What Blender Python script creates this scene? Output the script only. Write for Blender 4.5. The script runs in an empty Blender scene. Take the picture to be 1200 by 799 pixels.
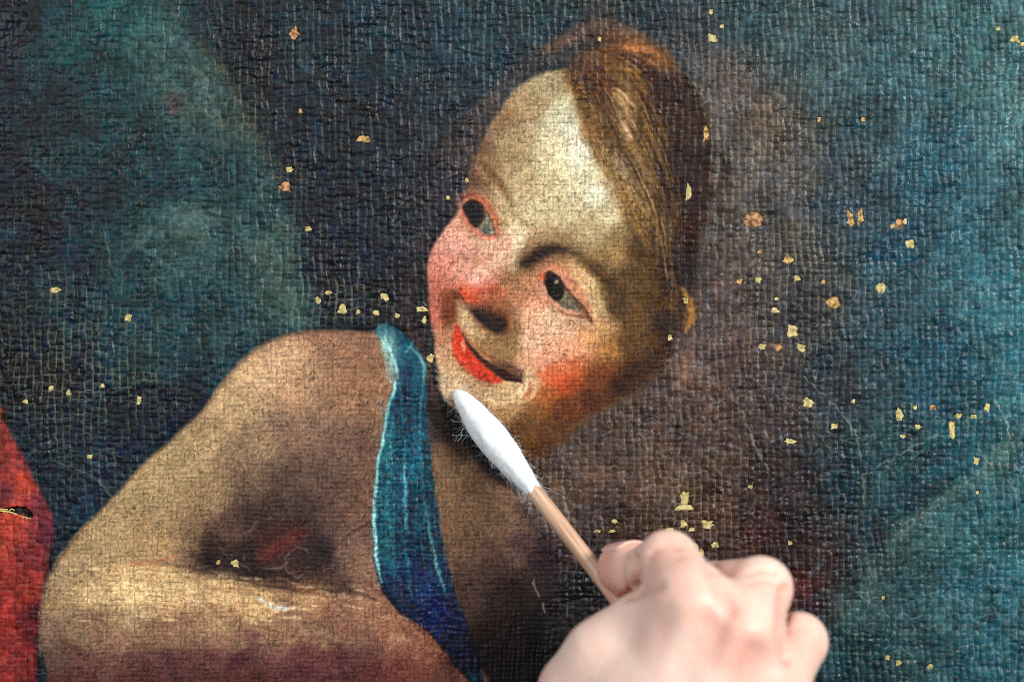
import bpy, math, random
import numpy as np
from mathutils import Vector, Matrix

# ------------------------------------------------------------------ scale
S = 0.00022            # metres per photograph pixel on the painting
D = 0.65               # camera distance from the painting
IW, IH = 1200.0, 799.0

def P(px, py, z=0.0):
    """photo pixel + height above the painting (metres) -> point"""
    f = (D - z) / D
    return Vector(((px - IW / 2) * S * f, (IH / 2 - py) * S * f, z))

sc = bpy.context.scene
# ------------------------------------------------------------------ camera
cam_d = bpy.data.cameras.new("camera")
cam = bpy.data.objects.new("camera", cam_d)
sc.collection.objects.link(cam)
cam.location = (0, 0, D)
cam_d.sensor_width = 36.0
cam_d.lens = 36.0 * D / (IW * S)
cam_d.clip_start = 0.01
cam_d.clip_end = 20
cam_d.dof.use_dof = True
cam_d.dof.focus_distance = D - 0.002
cam_d.dof.aperture_fstop = 6.0
cam_d.dof.aperture_blades = 7
sc.camera = cam
# ------------------------------------------------------------------ light
w = bpy.data.worlds.new("World")
sc.world = w
w.use_nodes = True
w.node_tree.nodes["Background"].inputs[0].default_value = (0.90, 0.96, 1.0, 1)
w.node_tree.nodes["Background"].inputs[1].default_value = 0.15

def area(name, loc, target, size, size_y, energy, col):
    l = bpy.data.lights.new(name, 'AREA')
    l.shape = 'RECTANGLE'; l.size = size; l.size_y = size_y
    l.energy = energy; l.color = col
    o = bpy.data.objects.new(name, l)
    sc.collection.objects.link(o)
    o.location = loc
    o.rotation_euler = (Vector(target) - Vector(loc)).to_track_quat('-Z', 'Y').to_euler()
    return o
area("window_light", (0.98, 0.52, 1.02), (0.02, 0, 0), 0.45, 0.45, 28.5, (1.0, 0.98, 0.95))
area("fill_light", (-0.75, 0.55, 1.25), (0, 0, 0), 0.9, 0.9, 13, (0.96, 0.98, 1.0))  # added fill lamp, no such source in view
sc.view_settings.view_transform = 'Standard'
sc.view_settings.look = 'None'
sc.view_settings.gamma = 1.0
sc.view_settings.exposure = 0.0
sc.cycles.use_denoising = False
sc.cycles.max_bounces = 6
sc.cycles.filter_width = 0.9

# ------------------------------------------------------------------ numpy helpers
def lin(c):
    c = np.asarray(c, float) / 255.0
    return np.where(c <= 0.04045, c / 12.92, ((c + 0.055) / 1.055) ** 2.4)

def hsh(ix, iy, seed=0):
    ix = np.asarray(ix).astype(np.int64); iy = np.asarray(iy).astype(np.int64)
    h = (ix * 374761393 + iy * 668265263 + seed * 1442695041) & 0xFFFFFFFF
    h = ((h ^ (h >> 13)) * 1274126177) & 0xFFFFFFFF
    h = ((h ^ (h >> 16)) * 2246822519) & 0xFFFFFFFF
    h = h ^ (h >> 15)
    return (h & 0xFFFFFF) / float(0xFFFFFF)

def vnoise(x, y, seed=0):
    ix = np.floor(x); iy = np.floor(y)
    fx = x - ix; fy = y - iy
    fx = fx * fx * (3 - 2 * fx); fy = fy * fy * (3 - 2 * fy)
    a = hsh(ix, iy, seed); b = hsh(ix + 1, iy, seed)
    c = hsh(ix, iy + 1, seed); d = hsh(ix + 1, iy + 1, seed)
    return (a * (1 - fx) + b * fx) * (1 - fy) + (c * (1 - fx) + d * fx) * fy

def fbm(x, y, seed=0, oct=3):
    s = 0; a = 0.5; t = 0
    for o in range(oct):
        c_, s_ = math.cos(.5 + o * 1.1), math.sin(.5 + o * 1.1)
        s = s + a * vnoise((x * c_ - y * s_) * 2 ** o, (x * s_ + y * c_) * 2 ** o, seed + 17 * o); t += a; a *= 0.55
    return s / t          # 0..1

def sm(a, b, x):
    t = np.clip((x - a) / (b - a), 0, 1)
    return t * t * (3 - 2 * t)

# ------------------------------------------------------------------ the painted picture (flat print), a pixel raster
X0, X1, Y0, Y1 = -260, 1460, -240, 1040
gx = np.arange(X0, X1 + 1); gy = np.arange(Y0, Y1 + 1)
RX, RY = np.meshgrid(gx.astype(float), gy.astype(float))
HH, WW = RX.shape
# hand-painted edges wobble a little
WX = RX + (fbm(RX / 14, RY / 14, 3) - 0.5) * 3.6
WY = RY + (fbm(RX / 14, RY / 14, 5) - 0.5) * 3.6

def catmull(pts, closed=False, n=8):
    p = [np.array(q[:], float) for q in pts]
    out = []
    m = len(p)
    for i in range(m if closed else m - 1):
        if closed:
            a, b, c, d = p[(i - 1) % m], p[i], p[(i + 1) % m], p[(i + 2) % m]
        else:
            a, b, c, d = p[max(i - 1, 0)], p[i], p[i + 1], p[min(i + 2, m - 1)]
        for k in range(n):
            t = k / n
            out.append(0.5 * (2 * b + (c - a) * t + (2 * a - 5 * b + 4 * c - d) * t * t + (3 * b - a - 3 * c + d) * t ** 3))
    if not closed:
        out.append(p[-1])
    return np.array(out)

def window(pts, pad):
    x0 = max(int(pts[:, 0].min() - pad) - X0, 0); x1 = min(int(pts[:, 0].max() + pad) - X0 + 1, WW)
    y0 = max(int(pts[:, 1].min() - pad) - Y0, 0); y1 = min(int(pts[:, 1].max() + pad) - Y0 + 1, HH)
    return slice(y0, y1), slice(x0, x1)

def seg_dist(x, y, pts, closed, width=None):
    """distance to polyline, and if width given the interpolated width at the nearest point"""
    best = np.full(x.shape, 1e9); wv = np.zeros(x.shape)
    n = len(pts)
    for i in range(n if closed else n - 1):
        a = pts[i]; b = pts[(i + 1) % n]
        dx, dy = b[0] - a[0], b[1] - a[1]
        L = dx * dx + dy * dy + 1e-9
        t = np.clip(((x - a[0]) * dx + (y - a[1]) * dy) / L, 0, 1)
        d = (x - a[0] - t * dx) ** 2 + (y - a[1] - t * dy) ** 2
        m = d < best
        best = np.where(m, d, best)
        if width is not None:
            wv = np.where(m, width[i] * (1 - t) + width[(i + 1) % n] * t, wv)
    return np.sqrt(best), wv

def poly_mask(pts, feather=3.0, smooth=True, wob=True):
    q = catmull(pts, True, 5) if smooth else np.array(pts, float)
    sl = window(q, feather + 8)
    x = (WX if wob else RX)[sl]; y = (WY if wob else RY)[sl]
    d, _ = seg_dist(x, y, q, True)
    ins = np.zeros(x.shape, bool)
    n = len(q)
    for i in range(n):
        a = q[i]; b = q[(i + 1) % n]
        c = ((a[1] > y) != (b[1] > y)) & (x < (b[0] - a[0]) * (y - a[1]) / (b[1] - a[1] + 1e-12) + a[0])
        ins ^= c
    sd = np.where(ins, d, -d)
    return sl, sm(-feather, feather, sd)

def field(samples, k=1.7, eps=14.0, step=5):
    """smooth colour field through hand-picked paint samples"""
    sx = RX[::step, ::step]; sy = RY[::step, ::step]
    sx, sy = sx + (fbm(sx / 30, sy / 30, 11) - .5) * 16, sy + (fbm(sx / 30, sy / 30, 12) - .5) * 16
    acc = np.zeros(sx.shape + (3,)); tot = np.zeros(sx.shape)
    for s in samples:
        wgt = 1.0 / ((sx - s[0]) ** 2 + (sy - s[1]) ** 2 + eps * eps) ** k
        acc += wgt[..., None] * np.array(s[2:5], float); tot += wgt
    f = acc / tot[..., None]
    # bilinear upsample
    yy = np.minimum((RY[:, 0] - Y0) / step, f.shape[0] - 1.001); xx = np.minimum((RX[0] - X0) / step, f.shape[1] - 1.001)
    iy = yy.astype(int); ix = xx.astype(int); fy = (yy - iy)[:, None, None]; fx = (xx - ix)[None, :, None]
    A = f[iy][:, ix]; B = f[iy][:, ix + 1]; C = f[iy + 1][:, ix]; Dd = f[iy + 1][:, ix + 1]
    return (A * (1 - fx) + B * fx) * (1 - fy) + (C * (1 - fx) + Dd * fx) * fy

def over(sl, m, col):
    if isinstance(col, np.ndarray) and col.ndim == 3:
        c = col[sl]
    else:
        c = np.array(col, float)
    IMG[sl] = IMG[sl] * (1 - m[..., None]) + c * m[..., None]

def stroke(pts, width, col, op=1.0, soft=1.5, wob=True, n=6):
    """a brush stroke; width may be a number or one per point"""
    q = catmull([p[:2] for p in pts], False, n)
    ws = np.array(width if hasattr(width, '__len__') else [width] * len(pts), float)
    wi = np.interp(np.linspace(0, len(pts) - 1, len(q)), np.arange(len(pts)), ws)
    sl = window(q, wi.max() + soft * 2 + 7)
    x = (WX if wob else RX)[sl]; y = (WY if wob else RY)[sl]
    d, wv = seg_dist(x, y, q, False, wi)
    m = 1 - sm(-soft, soft, d - wv / 2)
    over(sl, m * op, col)

def poly(pts, col, feather=2.0, op=1.0):
    sl, m = poly_mask(pts, feather)
    over(sl, m * op, col)

def dab(x, y, r, col, op=1.0):
    stroke([(x - .5, y), (x + .5, y)], r, col, op, soft=r * 0.7, n=2)

def Z(x0, y0, s, pts):                # points read off an enlarged view
    return [(x0 + p[0] / s, y0 + p[1] / s) for p in pts]

# --- background
BG = [
 (20,20,14,34,42),(60,40,26,64,70),(120,15,34,80,84),(150,60,28,62,66),(60,130,18,42,50),(20,200,12,28,38),(100,230,20,48,56),
 (100,330,20,44,54),(30,400,12,30,42),(120,450,17,40,54),(60,500,22,42,54),(200,470,22,42,54),(260,420,34,58,66),(100,560,24,48,62),
 (150,520,20,42,54),(300,60,32,40,46),(350,30,32,50,57),(450,60,30,54,63),(560,50,32,60,69),(400,130,27,42,52),(330,180,27,37,45),
 (380,200,32,42,51),(450,200,33,44,54),(480,280,42,45,55),(420,320,27,37,51),(380,350,24,37,51),(440,350,27,33,44),(480,360,28,30,38),
 (650,10,38,62,69),(760,8,42,60,67),(880,20,44,71,77),(950,60,54,80,84),(1050,80,52,88,95),(1150,40,54,94,98),(1190,150,66,110,115),
 (1100,200,40,84,98),(1020,130,44,75,83),(850,100,92,83,83),(890,150,94,82,78),(930,200,80,76,78),(985,235,48,66,76),(1050,300,40,76,91),
 (1150,320,54,104,114),(1190,400,48,98,111),(900,260,80,76,78),(860,320,86,75,76),(950,350,58,58,64),(850,420,77,61,63),(900,480,66,56,60),
 (980,450,48,56,64),(1035,420,42,69,79),(1100,430,32,73,87),(1190,470,46,94,104),(810,500,92,74,73),(850,560,76,57,55),(920,580,53,48,54),
 (1000,560,28,54,64),(1060,530,37,70,78),(1120,530,34,78,88),(1150,620,42,88,95),(1190,700,46,92,102),(1060,720,44,76,82),(1000,760,44,72,77),
 (1170,780,46,90,100),(960,780,48,74,79),(760,560,95,75,69),(720,550,100,80,76),(700,600,76,58,56),(890,620,64,46,49),(930,640,46,34,40),
 (930,690,66,42,47),(820,620,74,54,54),(740,620,66,49,46),(600,60,40,56,64),(520,120,40,50,60),(540,170,50,46,54),(500,230,44,46,56),
 (490,330,36,34,42),(848,240,90,81,79),(840,380,96,82,82),(830,460,92,72,70),(700,20,62,62,66),(800,40,58,60,66),(900,560,52,44,48),
 (0,300,14,34,44),(200,560,26,48,60),(1250,300,60,106,114),(1260,650,46,92,102),(700,900,30,24,26),(1000,900,42,70,76),(-60,100,14,32,40),(600,-80,38,62,69),
]
BG = [(q[0], q[1], q[2] + 2, q[3], q[4] - 5) if q[2] >= q[3] - 3 else q for q in BG]
IMG = field(BG, eps=16)
# left wing
WING = [(20,20,14,34,42),(80,40,30,72,76),(120,15,36,84,86),(200,60,58,88,86),(225,105,74,98,90),(262,150,62,82,78),(150,140,36,66,70),
        (60,130,18,44,52),(180,290,60,94,94),(215,262,72,100,95),(150,300,36,68,74),(250,200,36,66,72),(312,300,70,95,88),(338,348,60,86,80),(280,250,48,78,80),
        (200,360,40,72,78),(100,330,22,46,56),(30,260,14,32,42),(130,220,20,46,54),(190,210,26,54,62),(270,330,46,76,80),(250,385,40,66,72),(40,440,13,32,44),(-50,100,14,32,40)]
WF = field(WING, eps=14)
poly([(-300,-300),(120,-240),(182,-10),(215,35),(240,62),(268,95),(292,140),(322,195),(345,260),(360,330),(366,385),(300,400),(230,430),(150,450),(-300,480)], WF, 20)
stroke([(190,-5),(232,48),(262,85),(290,135),(318,190)], [4,6,9,8,4], (92,72,42), .34, 5)
stroke([(230,70),(252,105),(258,135)], 4, (26,44,48), .5, 3)
stroke([(130,310),(160,285),(200,268),(228,258)], [6,14,16,6], (84,112,106), .45, 7)
stroke([(298,300),(318,330),(345,352)], [14,26,10], (88,108,98), .35, 10)
stroke([(205,40),(235,100),(262,148)], [10,20,8], (98,116,104), .35, 9)
dab(201,120,16,(88,46,56),.6); dab(106,152,14,(80,44,56),.55); dab(203,130,10,(104,52,58),.5)
dab(10,270,22,(20,70,92),.6); dab(15,8,14,(74,40,46),.4)
rb = random.Random(77)
for i in range(420):                       # loose brushwork of feathers and sky
    kind = rb.random()
    if kind < .38:
        x, y = rb.uniform(10, 340), rb.uniform(0, 380); a = rb.uniform(.7, 1.25); c = rb.choice([(64,96,94),(30,62,68),(16,36,44),(84,108,100),(44,80,82)])
        if x > 200 + y * .45: continue
    elif kind < .62:
        x, y = rb.uniform(940, 1220), rb.uniform(480, 800); a = -rb.uniform(.5, 1.0); c = rb.choice([(70,106,104),(34,74,82),(24,54,62),(92,122,114),(48,90,96)])
    else:
        x, y = rb.uniform(360, 1200), rb.uniform(0, 560); a = rb.uniform(-1.4, 1.4)
        j = int(min(max(y - Y0, 0), HH - 1)); k = int(min(max(x - X0, 0), WW - 1)); f_ = rb.choice([.7, .8, 1.2, 1.32]); c = tuple(IMG[j, k] * f_)
    L = rb.uniform(14, 42); dx, dy = math.cos(a) * L, math.sin(a) * L
    stroke([(x, y), (x + dx * .5 + rb.uniform(-3, 3), y + dy * .5), (x + dx, y + dy)], [1, rb.uniform(3, 9), 1.5], c, rb.uniform(.14, .34), 2.5, n=3)
# right wing: pale edge of a feather and the lighter field below it
stroke([(1040,640),(1068,615),(1100,590),(1150,555),(1210,500)], [14,16,12,18,26], (100,128,118), .5, 9)
stroke([(1000,700),(1060,655),(1120,610),(1210,540)], [50,46,40,40], (66,100,100), .38, 22)
stroke([(985,548),(1040,520),(1085,505)], 4, (22,40,48), .4, 4)
stroke([(1060,605),(1100,570),(1140,545)], 4, (24,46,52), .35, 4)
stroke([(1000,720),(1050,720),(1060,760)], 40, (70,98,98), .3, 22)
dab(884,633,26,(92,48,54),.5); dab(905,628,18,(84,44,52),.4); dab(933,690,20,(104,48,48),.5)
stroke([(930,578),(965,552),(985,540)], 8, (92,46,48), .35, 5)
dab(345,40,12,(96,80,88),.5); dab(352,80,16,(56,78,90),.4)

# --- haze of the first sketch round the head
stroke([(545,190),(565,140),(600,95),(650,62),(700,36),(750,42)], [14,24,26,28,26,20], (82,64,60), .55, 9)
stroke([(640,60),(680,40),(720,34),(750,44)], [10,18,22,14], (134,92,68), .55, 6)
stroke([(700,46),(725,40)], 8, (160,98,66), .5, 4)
stroke([(528,200),(540,160),(556,130)], 22, (62,54,60), .4, 9)
stroke([(470,370),(482,330),(498,270),(520,220)], [18,20,20,16], (60,50,56), .5, 8)
stroke([(480,345),(478,370),(480,390)], 10, (74,58,58), .5, 5)

# --- red robe
ROBE = [(10,520,142,52,46),(25,545,120,44,50),(8,575,96,40,48),(24,570,178,64,44),(20,560,176,62,44),(48,590,112,42,52),(58,625,92,34,48),(10,640,158,58,44),
        (30,650,120,42,46),(28,690,156,54,42),(8,720,140,46,40),(42,720,96,32,38),(30,770,112,36,38),(6,790,128,44,40),(-60,640,120,40,40),(-60,900,90,30,34),(12,610,166,60,44)]
RF = field(ROBE, eps=8)
poly([(-300,420),(-20,470),(2,490),(14,510),(28,535),(42,566),(56,590),(64,615),(60,650),(52,690),(47,740),(44,800),(40,1100),(-300,1100)], RF, 3.5)
stroke([(60,640),(52,690),(47,740),(45,799)], 4, (36,26,34), .6, 3)

# --- shadowed chest and neck
CHEST = [(515,500,72,58,54),(520,540,132,104,82),(538,560,146,116,86),(560,590,140,110,86),(575,615,124,98,78),(545,640,120,92,74),(560,680,88,68,62),
         (610,600,116,92,76),(610,640,84,62,60),(640,660,58,46,50),(600,700,58,46,46),(640,740,32,25,29),(580,750,54,42,40),(660,700,38,31,36),(690,640,62,50,48),
         (700,680,36,28,32),(530,485,48,36,34),(595,555,76,58,48),(660,600,116,94,80),(640,545,100,78,64),(620,570,104,84,72),(690,600,82,66,62),(560,790,44,34,32),
         (620,790,24,19,22),(540,700,86,66,58),(525,620,124,96,76),(580,650,98,74,66),(700,740,24,18,20),(600,900,26,20,22)]
CF = field(CHEST, eps=9)
poly([(480,400),(520,455),(560,490),(610,520),(640,540),(668,570),(700,600),(716,640),(735,690),(745,760),(740,1100),(480,1100),(470,700)], CF, 13)
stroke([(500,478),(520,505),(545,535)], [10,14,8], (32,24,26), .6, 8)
stroke([(522,474),(545,506),(575,541),(608,570)], [12,20,22,12], (22,16,17), .9, 7)  # dark neck paint of the picture, with the swab's contact shadow painted in
stroke([(612,596),(640,640),(650,700)], [10,16,20], (52,40,46), .4, 10)
stroke([(548,580),(575,625),(610,660)], [10,14,8], (156,124,96), .35, 8)

# --- face
FACE = [
 (640,105,178,160,122),(620,125,164,140,104),(592,135,136,108,80),(660,128,212,206,172),(672,150,228,224,196),(650,165,212,200,162),(600,175,164,142,106),
 (682,180,226,222,194),(700,205,212,204,168),(702,230,228,224,194),(672,215,212,202,164),(640,205,206,190,150),(612,215,182,160,120),(622,245,204,186,146),
 (660,245,204,190,150),(712,252,206,192,152),(732,272,168,142,98),(722,300,154,124,84),(690,270,192,172,132),(742,310,122,94,60),(752,350,112,84,52),
 (762,385,88,62,40),(772,410,72,50,32),(732,340,152,118,80),(738,370,142,108,72),(572,195,152,120,84),(558,178,112,80,62),(552,205,110,78,62),
 (600,255,190,170,132),(602,280,220,200,166),(592,298,220,168,140),(604,312,206,176,142),(622,288,140,112,82),(650,290,132,106,76),(572,318,224,158,136),(560,328,222,140,118),
 (578,345,186,98,72),(585,365,120,80,56),(610,350,168,118,88),(555,345,206,102,80),(596,330,154,110,80),(612,330,178,126,96),
 (532,288,222,164,142),(520,308,218,144,126),(508,330,198,122,104),(542,308,224,164,144),(552,298,228,172,150),(514,350,188,114,94),(526,366,110,66,46),
 (506,370,194,118,96),(512,400,184,130,100),(517,420,194,154,120),(520,446,198,164,130),(545,365,202,172,132),(550,386,196,162,126),(572,396,160,126,90),
 (590,402,142,112,76),(602,388,146,112,80),(640,388,228,182,150),(660,380,220,174,142),(650,410,224,162,134),(672,408,220,156,124),
 (690,398,200,132,100),(648,438,210,116,80),(672,428,198,114,80),(660,450,190,86,54),(700,420,178,110,74),(636,420,222,162,134),(620,398,220,180,150),(690,438,152,84,48),
 (720,410,134,90,54),(618,446,214,180,146),(640,462,160,96,58),(672,470,112,70,36),(700,460,112,72,42),(730,440,98,66,40),(650,500,98,64,32),(618,500,104,72,42),(690,470,96,62,34),
 (630,482,126,86,50),(536,458,210,182,146),(560,452,188,154,118),(580,462,196,166,128),(600,462,200,170,132),(590,480,170,134,94),(650,364,218,194,160),
 (690,376,206,184,152),(630,350,218,158,128),(620,370,220,168,138),(640,318,192,128,98),(680,318,208,170,130),(672,335,206,138,106),(700,340,190,156,114),
 (710,370,178,148,112),(760,430,62,44,30),(560,480,150,116,86),(640,525,86,56,30),(680,495,100,66,38),(600,520,96,70,44),(740,250,140,112,72),(755,290,96,70,42),(775,350,62,44,28)]
FACE = [q for q in FACE if not (q[0] > 682 and q[1] > 300)] + [
 (690,305,150,122,84),(700,315,112,86,56),(715,335,106,80,52),(726,352,104,78,50),(745,345,122,92,56),(755,380,125,92,56),(740,400,118,84,48),(765,350,110,80,48),(700,355,208,184,138),(690,332,206,178,134),
 (705,385,188,150,104),(690,396,198,148,104),(712,405,162,114,68),(672,450,150,74,36),(700,440,112,62,30),(730,455,86,56,30),(690,470,88,50,25),(750,440,92,64,36),(770,430,82,58,34),(655,478,108,62,28),
 (640,502,94,58,28),(783,380,62,44,28),(735,230,172,144,102),(745,260,142,114,74),(758,240,126,98,62),(760,300,112,84,50),(740,320,118,90,56),(672,92,142,114,78),(682,118,152,124,84),(690,148,172,142,100),(702,176,186,160,120),(716,205,190,166,124),(770,270,96,70,42),(780,330,84,60,36),(560,305,190,140,112),
 (575,284,220,194,162),(545,302,206,152,130),(612,305,120,92,58),(606,322,152,116,78),(585,300,224,182,158),(568,314,232,188,166)]
FACE = [(q[0], q[1]) + tuple(c * (.84 if q[0] > 722 and q[1] > 255 else 1) for c in q[2:]) for q in FACE]
FACE = [q[:4] + (q[4] + (3 if q[1] < 290 and q[2] > 150 else 0),) for q in FACE]
FF = field(FACE, k=2.0, eps=7, step=3)
poly([(672,80),(642,84),(612,98),(586,128),(565,165),(551,200),(545,228),(536,250),(520,270),(506,290),(500,310),(501,340),(503,370),(508,400),(512,430),(515,455),
      (524,472),(545,484),(575,500),(600,522),(622,538),(645,535),(662,518),(690,492),(722,472),(760,450),(780,425),(788,390),(786,340),(780,290),(770,230),(750,150),(710,90)], FF, 3.0)
stroke([(540,240),(522,266),(504,288),(498,312),(500,345)], 3, (40,28,30), .45, 3)
stroke([(506,400),(510,440),(516,466)], 5, (30,22,24), .6, 3)
# thin paint over the temple and jaw
stroke([(745,270),(758,320),(766,370),(764,420)], [20,34,36,26], (80,57,34), .3, 16)
stroke([(700,314),(716,332),(728,356),(732,380)], [8,14,14,8], (84,62,40), .28, 9)
stroke([(672,312),(690,328),(702,352)], [5,8,7], (214,188,140), .5, 4)
stroke([(784,330),(788,380),(780,425)], 8, (52,36,24), .6, 5)

stroke([(672,508),(700,486),(730,470),(764,448),(782,424)], [10,14,14,14,10], (92,70,58), .4, 8)
rq = random.Random(31)
for i in range(120):                       # short dabs modelling the forehead and cheeks
    x, y = rq.uniform(575, 715), rq.uniform(110, 275); L = rq.uniform(5, 16)
    if x < 640 - (y - 100) * .45 or x > 672 + (y - 100) * .32: continue
    j, k = int(y - Y0), int(x - X0); f_ = rq.choice([.86, .92, 1.06, 1.1])
    stroke([(x, y), (x + L * .3, y + L * .5), (x + L * .5, y + L)], [.8, rq.uniform(1.5, 4), .8], tuple(np.clip(IMG[j, k] * f_, 0, 240)), .45, 1.5, n=2)
for i in range(80):
    x, y = rq.uniform(615, 700), rq.uniform(365, 450); L = rq.uniform(5, 14)
    j, k = int(y - Y0), int(x - X0); f_ = rq.choice([.86, .92, 1.06, 1.12])
    stroke([(x, y), (x + L * .5, y - L * .1), (x + L, y + L * .2)], [.8, rq.uniform(1.5, 4), .8], tuple(np.clip(IMG[j, k] * f_, 0, 240)), .4, 1.5, n=2)
# left brow and eye
stroke([(556,184),(572,198),(586,214),(597,233)], [6,8,8,4], (112,80,52), .7, 4)
stroke([(586,212),(600,240),(602,262)], [6,8,6], (140,112,76), .4, 4)
E = lambda pts: Z(520, 210, 8.88, pts)
poly(E([(120,170),(250,90),(420,130),(600,300),(640,600),(560,700),(380,640),(200,520),(130,380)]), (168,118,90), 9, .35)
poly(E([(150,210),(230,140),(350,150),(460,220),(540,340),(580,480),(590,600),(520,640),(380,600),(240,500),(170,360)]), (192,130,104), 5, .7)
poly(E([(415,320),(475,400),(530,570),(440,575),(340,515),(370,430)]), (128,122,106), 2.2)
poly(E([(440,480),(480,520),(510,570),(440,570),(400,540)]), (84,84,78), 2, .7)
poly(E([(245,230),(320,210),(388,245),(425,315),(420,395),(375,475),(318,503),(255,455),(208,370),(198,290)]), (48,31,23), 2)
poly(E([(280,290),(330,270),(375,310),(375,380),(330,420),(280,390),(260,340)]), (16,11,11), 1.8, .9)
stroke(E([(395,300),(405,380),(360,470)]), 2, (70,60,50), .6, 1.6)
stroke(E([(175,210),(250,165),(340,180)]), 4, (112,56,38), .7, 2.4)
stroke(E([(340,190),(430,235),(510,330),(555,450),(565,580)]), [5,6,6,5,3], (182,98,66), .6, 2.8)
stroke(E([(270,215),(390,260),(450,340),(500,440),(545,590)]), [2,2.6,2.2,2,1.6], (84,40,28), .7, 1.6)
stroke(E([(190,330),(230,430),(300,510),(400,575),(530,620)]), [3,4,5,4,3], (222,134,112), .8, 2)
dab(576.5,273.5,2.2,(220,220,205),.8)
stroke(E([(560,330),(620,420),(640,560)]), 5, (190,166,122), .5, 3)
# right brow and eye
G = lambda pts: Z(600, 280, 6.66, pts)
stroke(G([(90,200),(170,150),(290,95),(420,95),(520,135),(620,205),(720,300),(790,390)]), [16,20,15,11,11,12,12,10], (78,58,40), .72, 7)
stroke(G([(110,190),(200,130),(300,85),(400,85)]), [9,12,10,5], (42,30,25), .75, 4.5)
stroke(G([(130,260),(200,230),(220,300)]), 12, (150,100,70), .4, 6)
poly(G([(130,280),(280,160),(450,190),(600,360),(700,640),(620,720),(420,640),(260,540),(160,420)]), (164,118,88), 9, .38)
poly(G([(190,290),(300,210),(420,240),(520,350),(610,520),(660,680),(560,640),(420,600),(290,520),(210,400)]), (204,150,122), 5, .65)
poly(G([(380,400),(450,430),(520,500),(540,560),(450,555),(360,500)]), (116,108,90), 2)
dab(661,347,5,(160,150,118),.8)
poly(G([(280,262),(342,278),(390,335),(406,402),(390,460),(348,487),(298,455),(258,385),(250,312)]), (46,32,24), 1.8)
poly(G([(295,305),(340,310),(362,365),(350,425),(315,425),(285,375)]), (14,12,12), 1.6, .9)
stroke(G([(392,370),(402,420),(375,475)]), 1.8, (70,62,50), .55, 1.5)
dab(651.5,330.5,3.6,(206,196,160),.9); dab(648,341,2,(120,120,110),.7); dab(653,345,1.8,(120,120,112),.6)
stroke(G([(220,310),(280,235),(380,240),(470,315),(550,430),(605,550)]), [4,6,7,7,6,4], (202,132,102), .65, 2.8)
dab(636,325,6,(218,84,54),.8)
stroke(G([(290,255),(340,285),(400,360),(480,450),(560,540),(630,660)]), [2.2,2.6,3.2,3.2,3,2], (78,42,30), .75, 1.7)
stroke(G([(500,500),(560,570),(625,645)]), [3,5,3], (110,62,44), .5, 2.6)
stroke(G([(225,350),(260,430),(330,500),(420,555),(500,565)]), [3,4,4,3,2], (218,160,136), .75, 1.8)
stroke(G([(360,540),(440,600),(540,600),(620,620)]), [2,3,4,2], (126,70,48), .65, 1.6)
stroke(G([(440,620),(540,640),(640,680)]), 5, (206,186,152), .5, 3)
stroke(G([(480,280),(560,370),(620,480),(650,600)]), 5, (222,186,144), .6, 2.5)
# nose
M = lambda pts: Z(500, 340, 5.707, pts)
stroke([(598,275),(588,296),(574,316),(562,328)], [12,12,14,14], (232,172,150), .5, 5)
stroke([(604,262),(607,285),(602,304)], [10,12,8], (222,206,170), .6, 4)
dab(556,326,12,(240,202,186),.75); stroke([(603,290),(585,304),(566,318)], [8,9,8], (236,198,176), .45, 4)
stroke([(541,340),(552,349),(575,354)], [7,9,6], (210,84,54), .65, 4)
stroke([(548,304),(560,306),(574,300)], [8,10,6], (186,132,104), .4, 5)
stroke(M([(240,30),(290,75),(350,95),(430,100)]), [5,6,6,5], (196,84,58), .55, 3)
stroke(M([(215,20),(240,55),(270,90)]), 3, (84,34,26), .7, 1.6)
poly(M([(270,85),(400,75),(540,100),(580,190),(560,275),(480,300),(380,230),(290,140)]), (112,70,50), 7, .75)
poly(M([(290,128),(350,118),(450,150),(540,200),(545,255),(490,285),(410,250),(340,190)]), (58,37,29), 5, .85)
stroke(M([(310,140),(380,200),(470,265)]), [3,6,5], (30,19,16), .8, 3)
stroke(M([(430,85),(530,115),(570,180)]), [4,8,5], (156,104,76), .6, 4)
stroke(M([(380,40),(470,40),(540,100)]), [10,12,8], (160,104,76), .5, 5)
stroke(M([(550,90),(565,170),(560,250)]), 5, (150,106,78), .6, 3)
poly(M([(100,20),(200,-10),(225,60),(215,130),(190,200),(120,215),(95,130)]), (112,60,38), 6, .8)
stroke(M([(180,10),(205,70),(215,140)]), 5, (78,40,26), .5, 3)
stroke(M([(205,75),(225,160),(260,240),(330,280),(400,310)]), [4,6,7,7,4], (206,178,140), .6, 3.2)
stroke(M([(420,330),(480,380),(560,420)]), 14, (150,120,84), .45, 6)
# mouth
poly(M([(200,215),(240,290),(275,375),(335,440),(405,500),(465,560),(510,605),(440,620),(370,602),(290,548),(225,485),(178,412),(167,340),(182,268)]), (200,70,50), 2.6)
stroke(M([(185,300),(195,400),(250,480)]), 3, (222,110,82), .5, 1.8)
stroke(M([(185,430),(250,520),(350,590),(440,612)]), [2,3,4,3], (150,48,34), .45, 2)
stroke(M([(300,440),(380,520),(450,580)]), [3,5,3], (232,92,60), .5, 3)
stroke(M([(240,350),(255,400)]), 4, (240,164,134), .8, 1.6)
stroke(M([(240,285),(285,375),(355,450),(440,515),(530,570),(625,600)]), [2,3.5,4.5,7,11,5], (52,29,24), .92, 1.8)
stroke(M([(460,490),(540,520),(600,560),(635,600)]), [6,12,14,6], (72,46,34), .7, 4)
stroke(M([(250,275),(300,350),(380,420),(470,470)]), [3,5,5,4], (150,84,58), .5, 2.5)
stroke(M([(230,520),(310,585),(400,630),(500,640)]), [3,4,5,4], (150,108,76), .5, 3)
stroke(M([(655,600),(650,640),(610,690)]), [4,7,6], (220,192,152), .8, 2.5)
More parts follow.
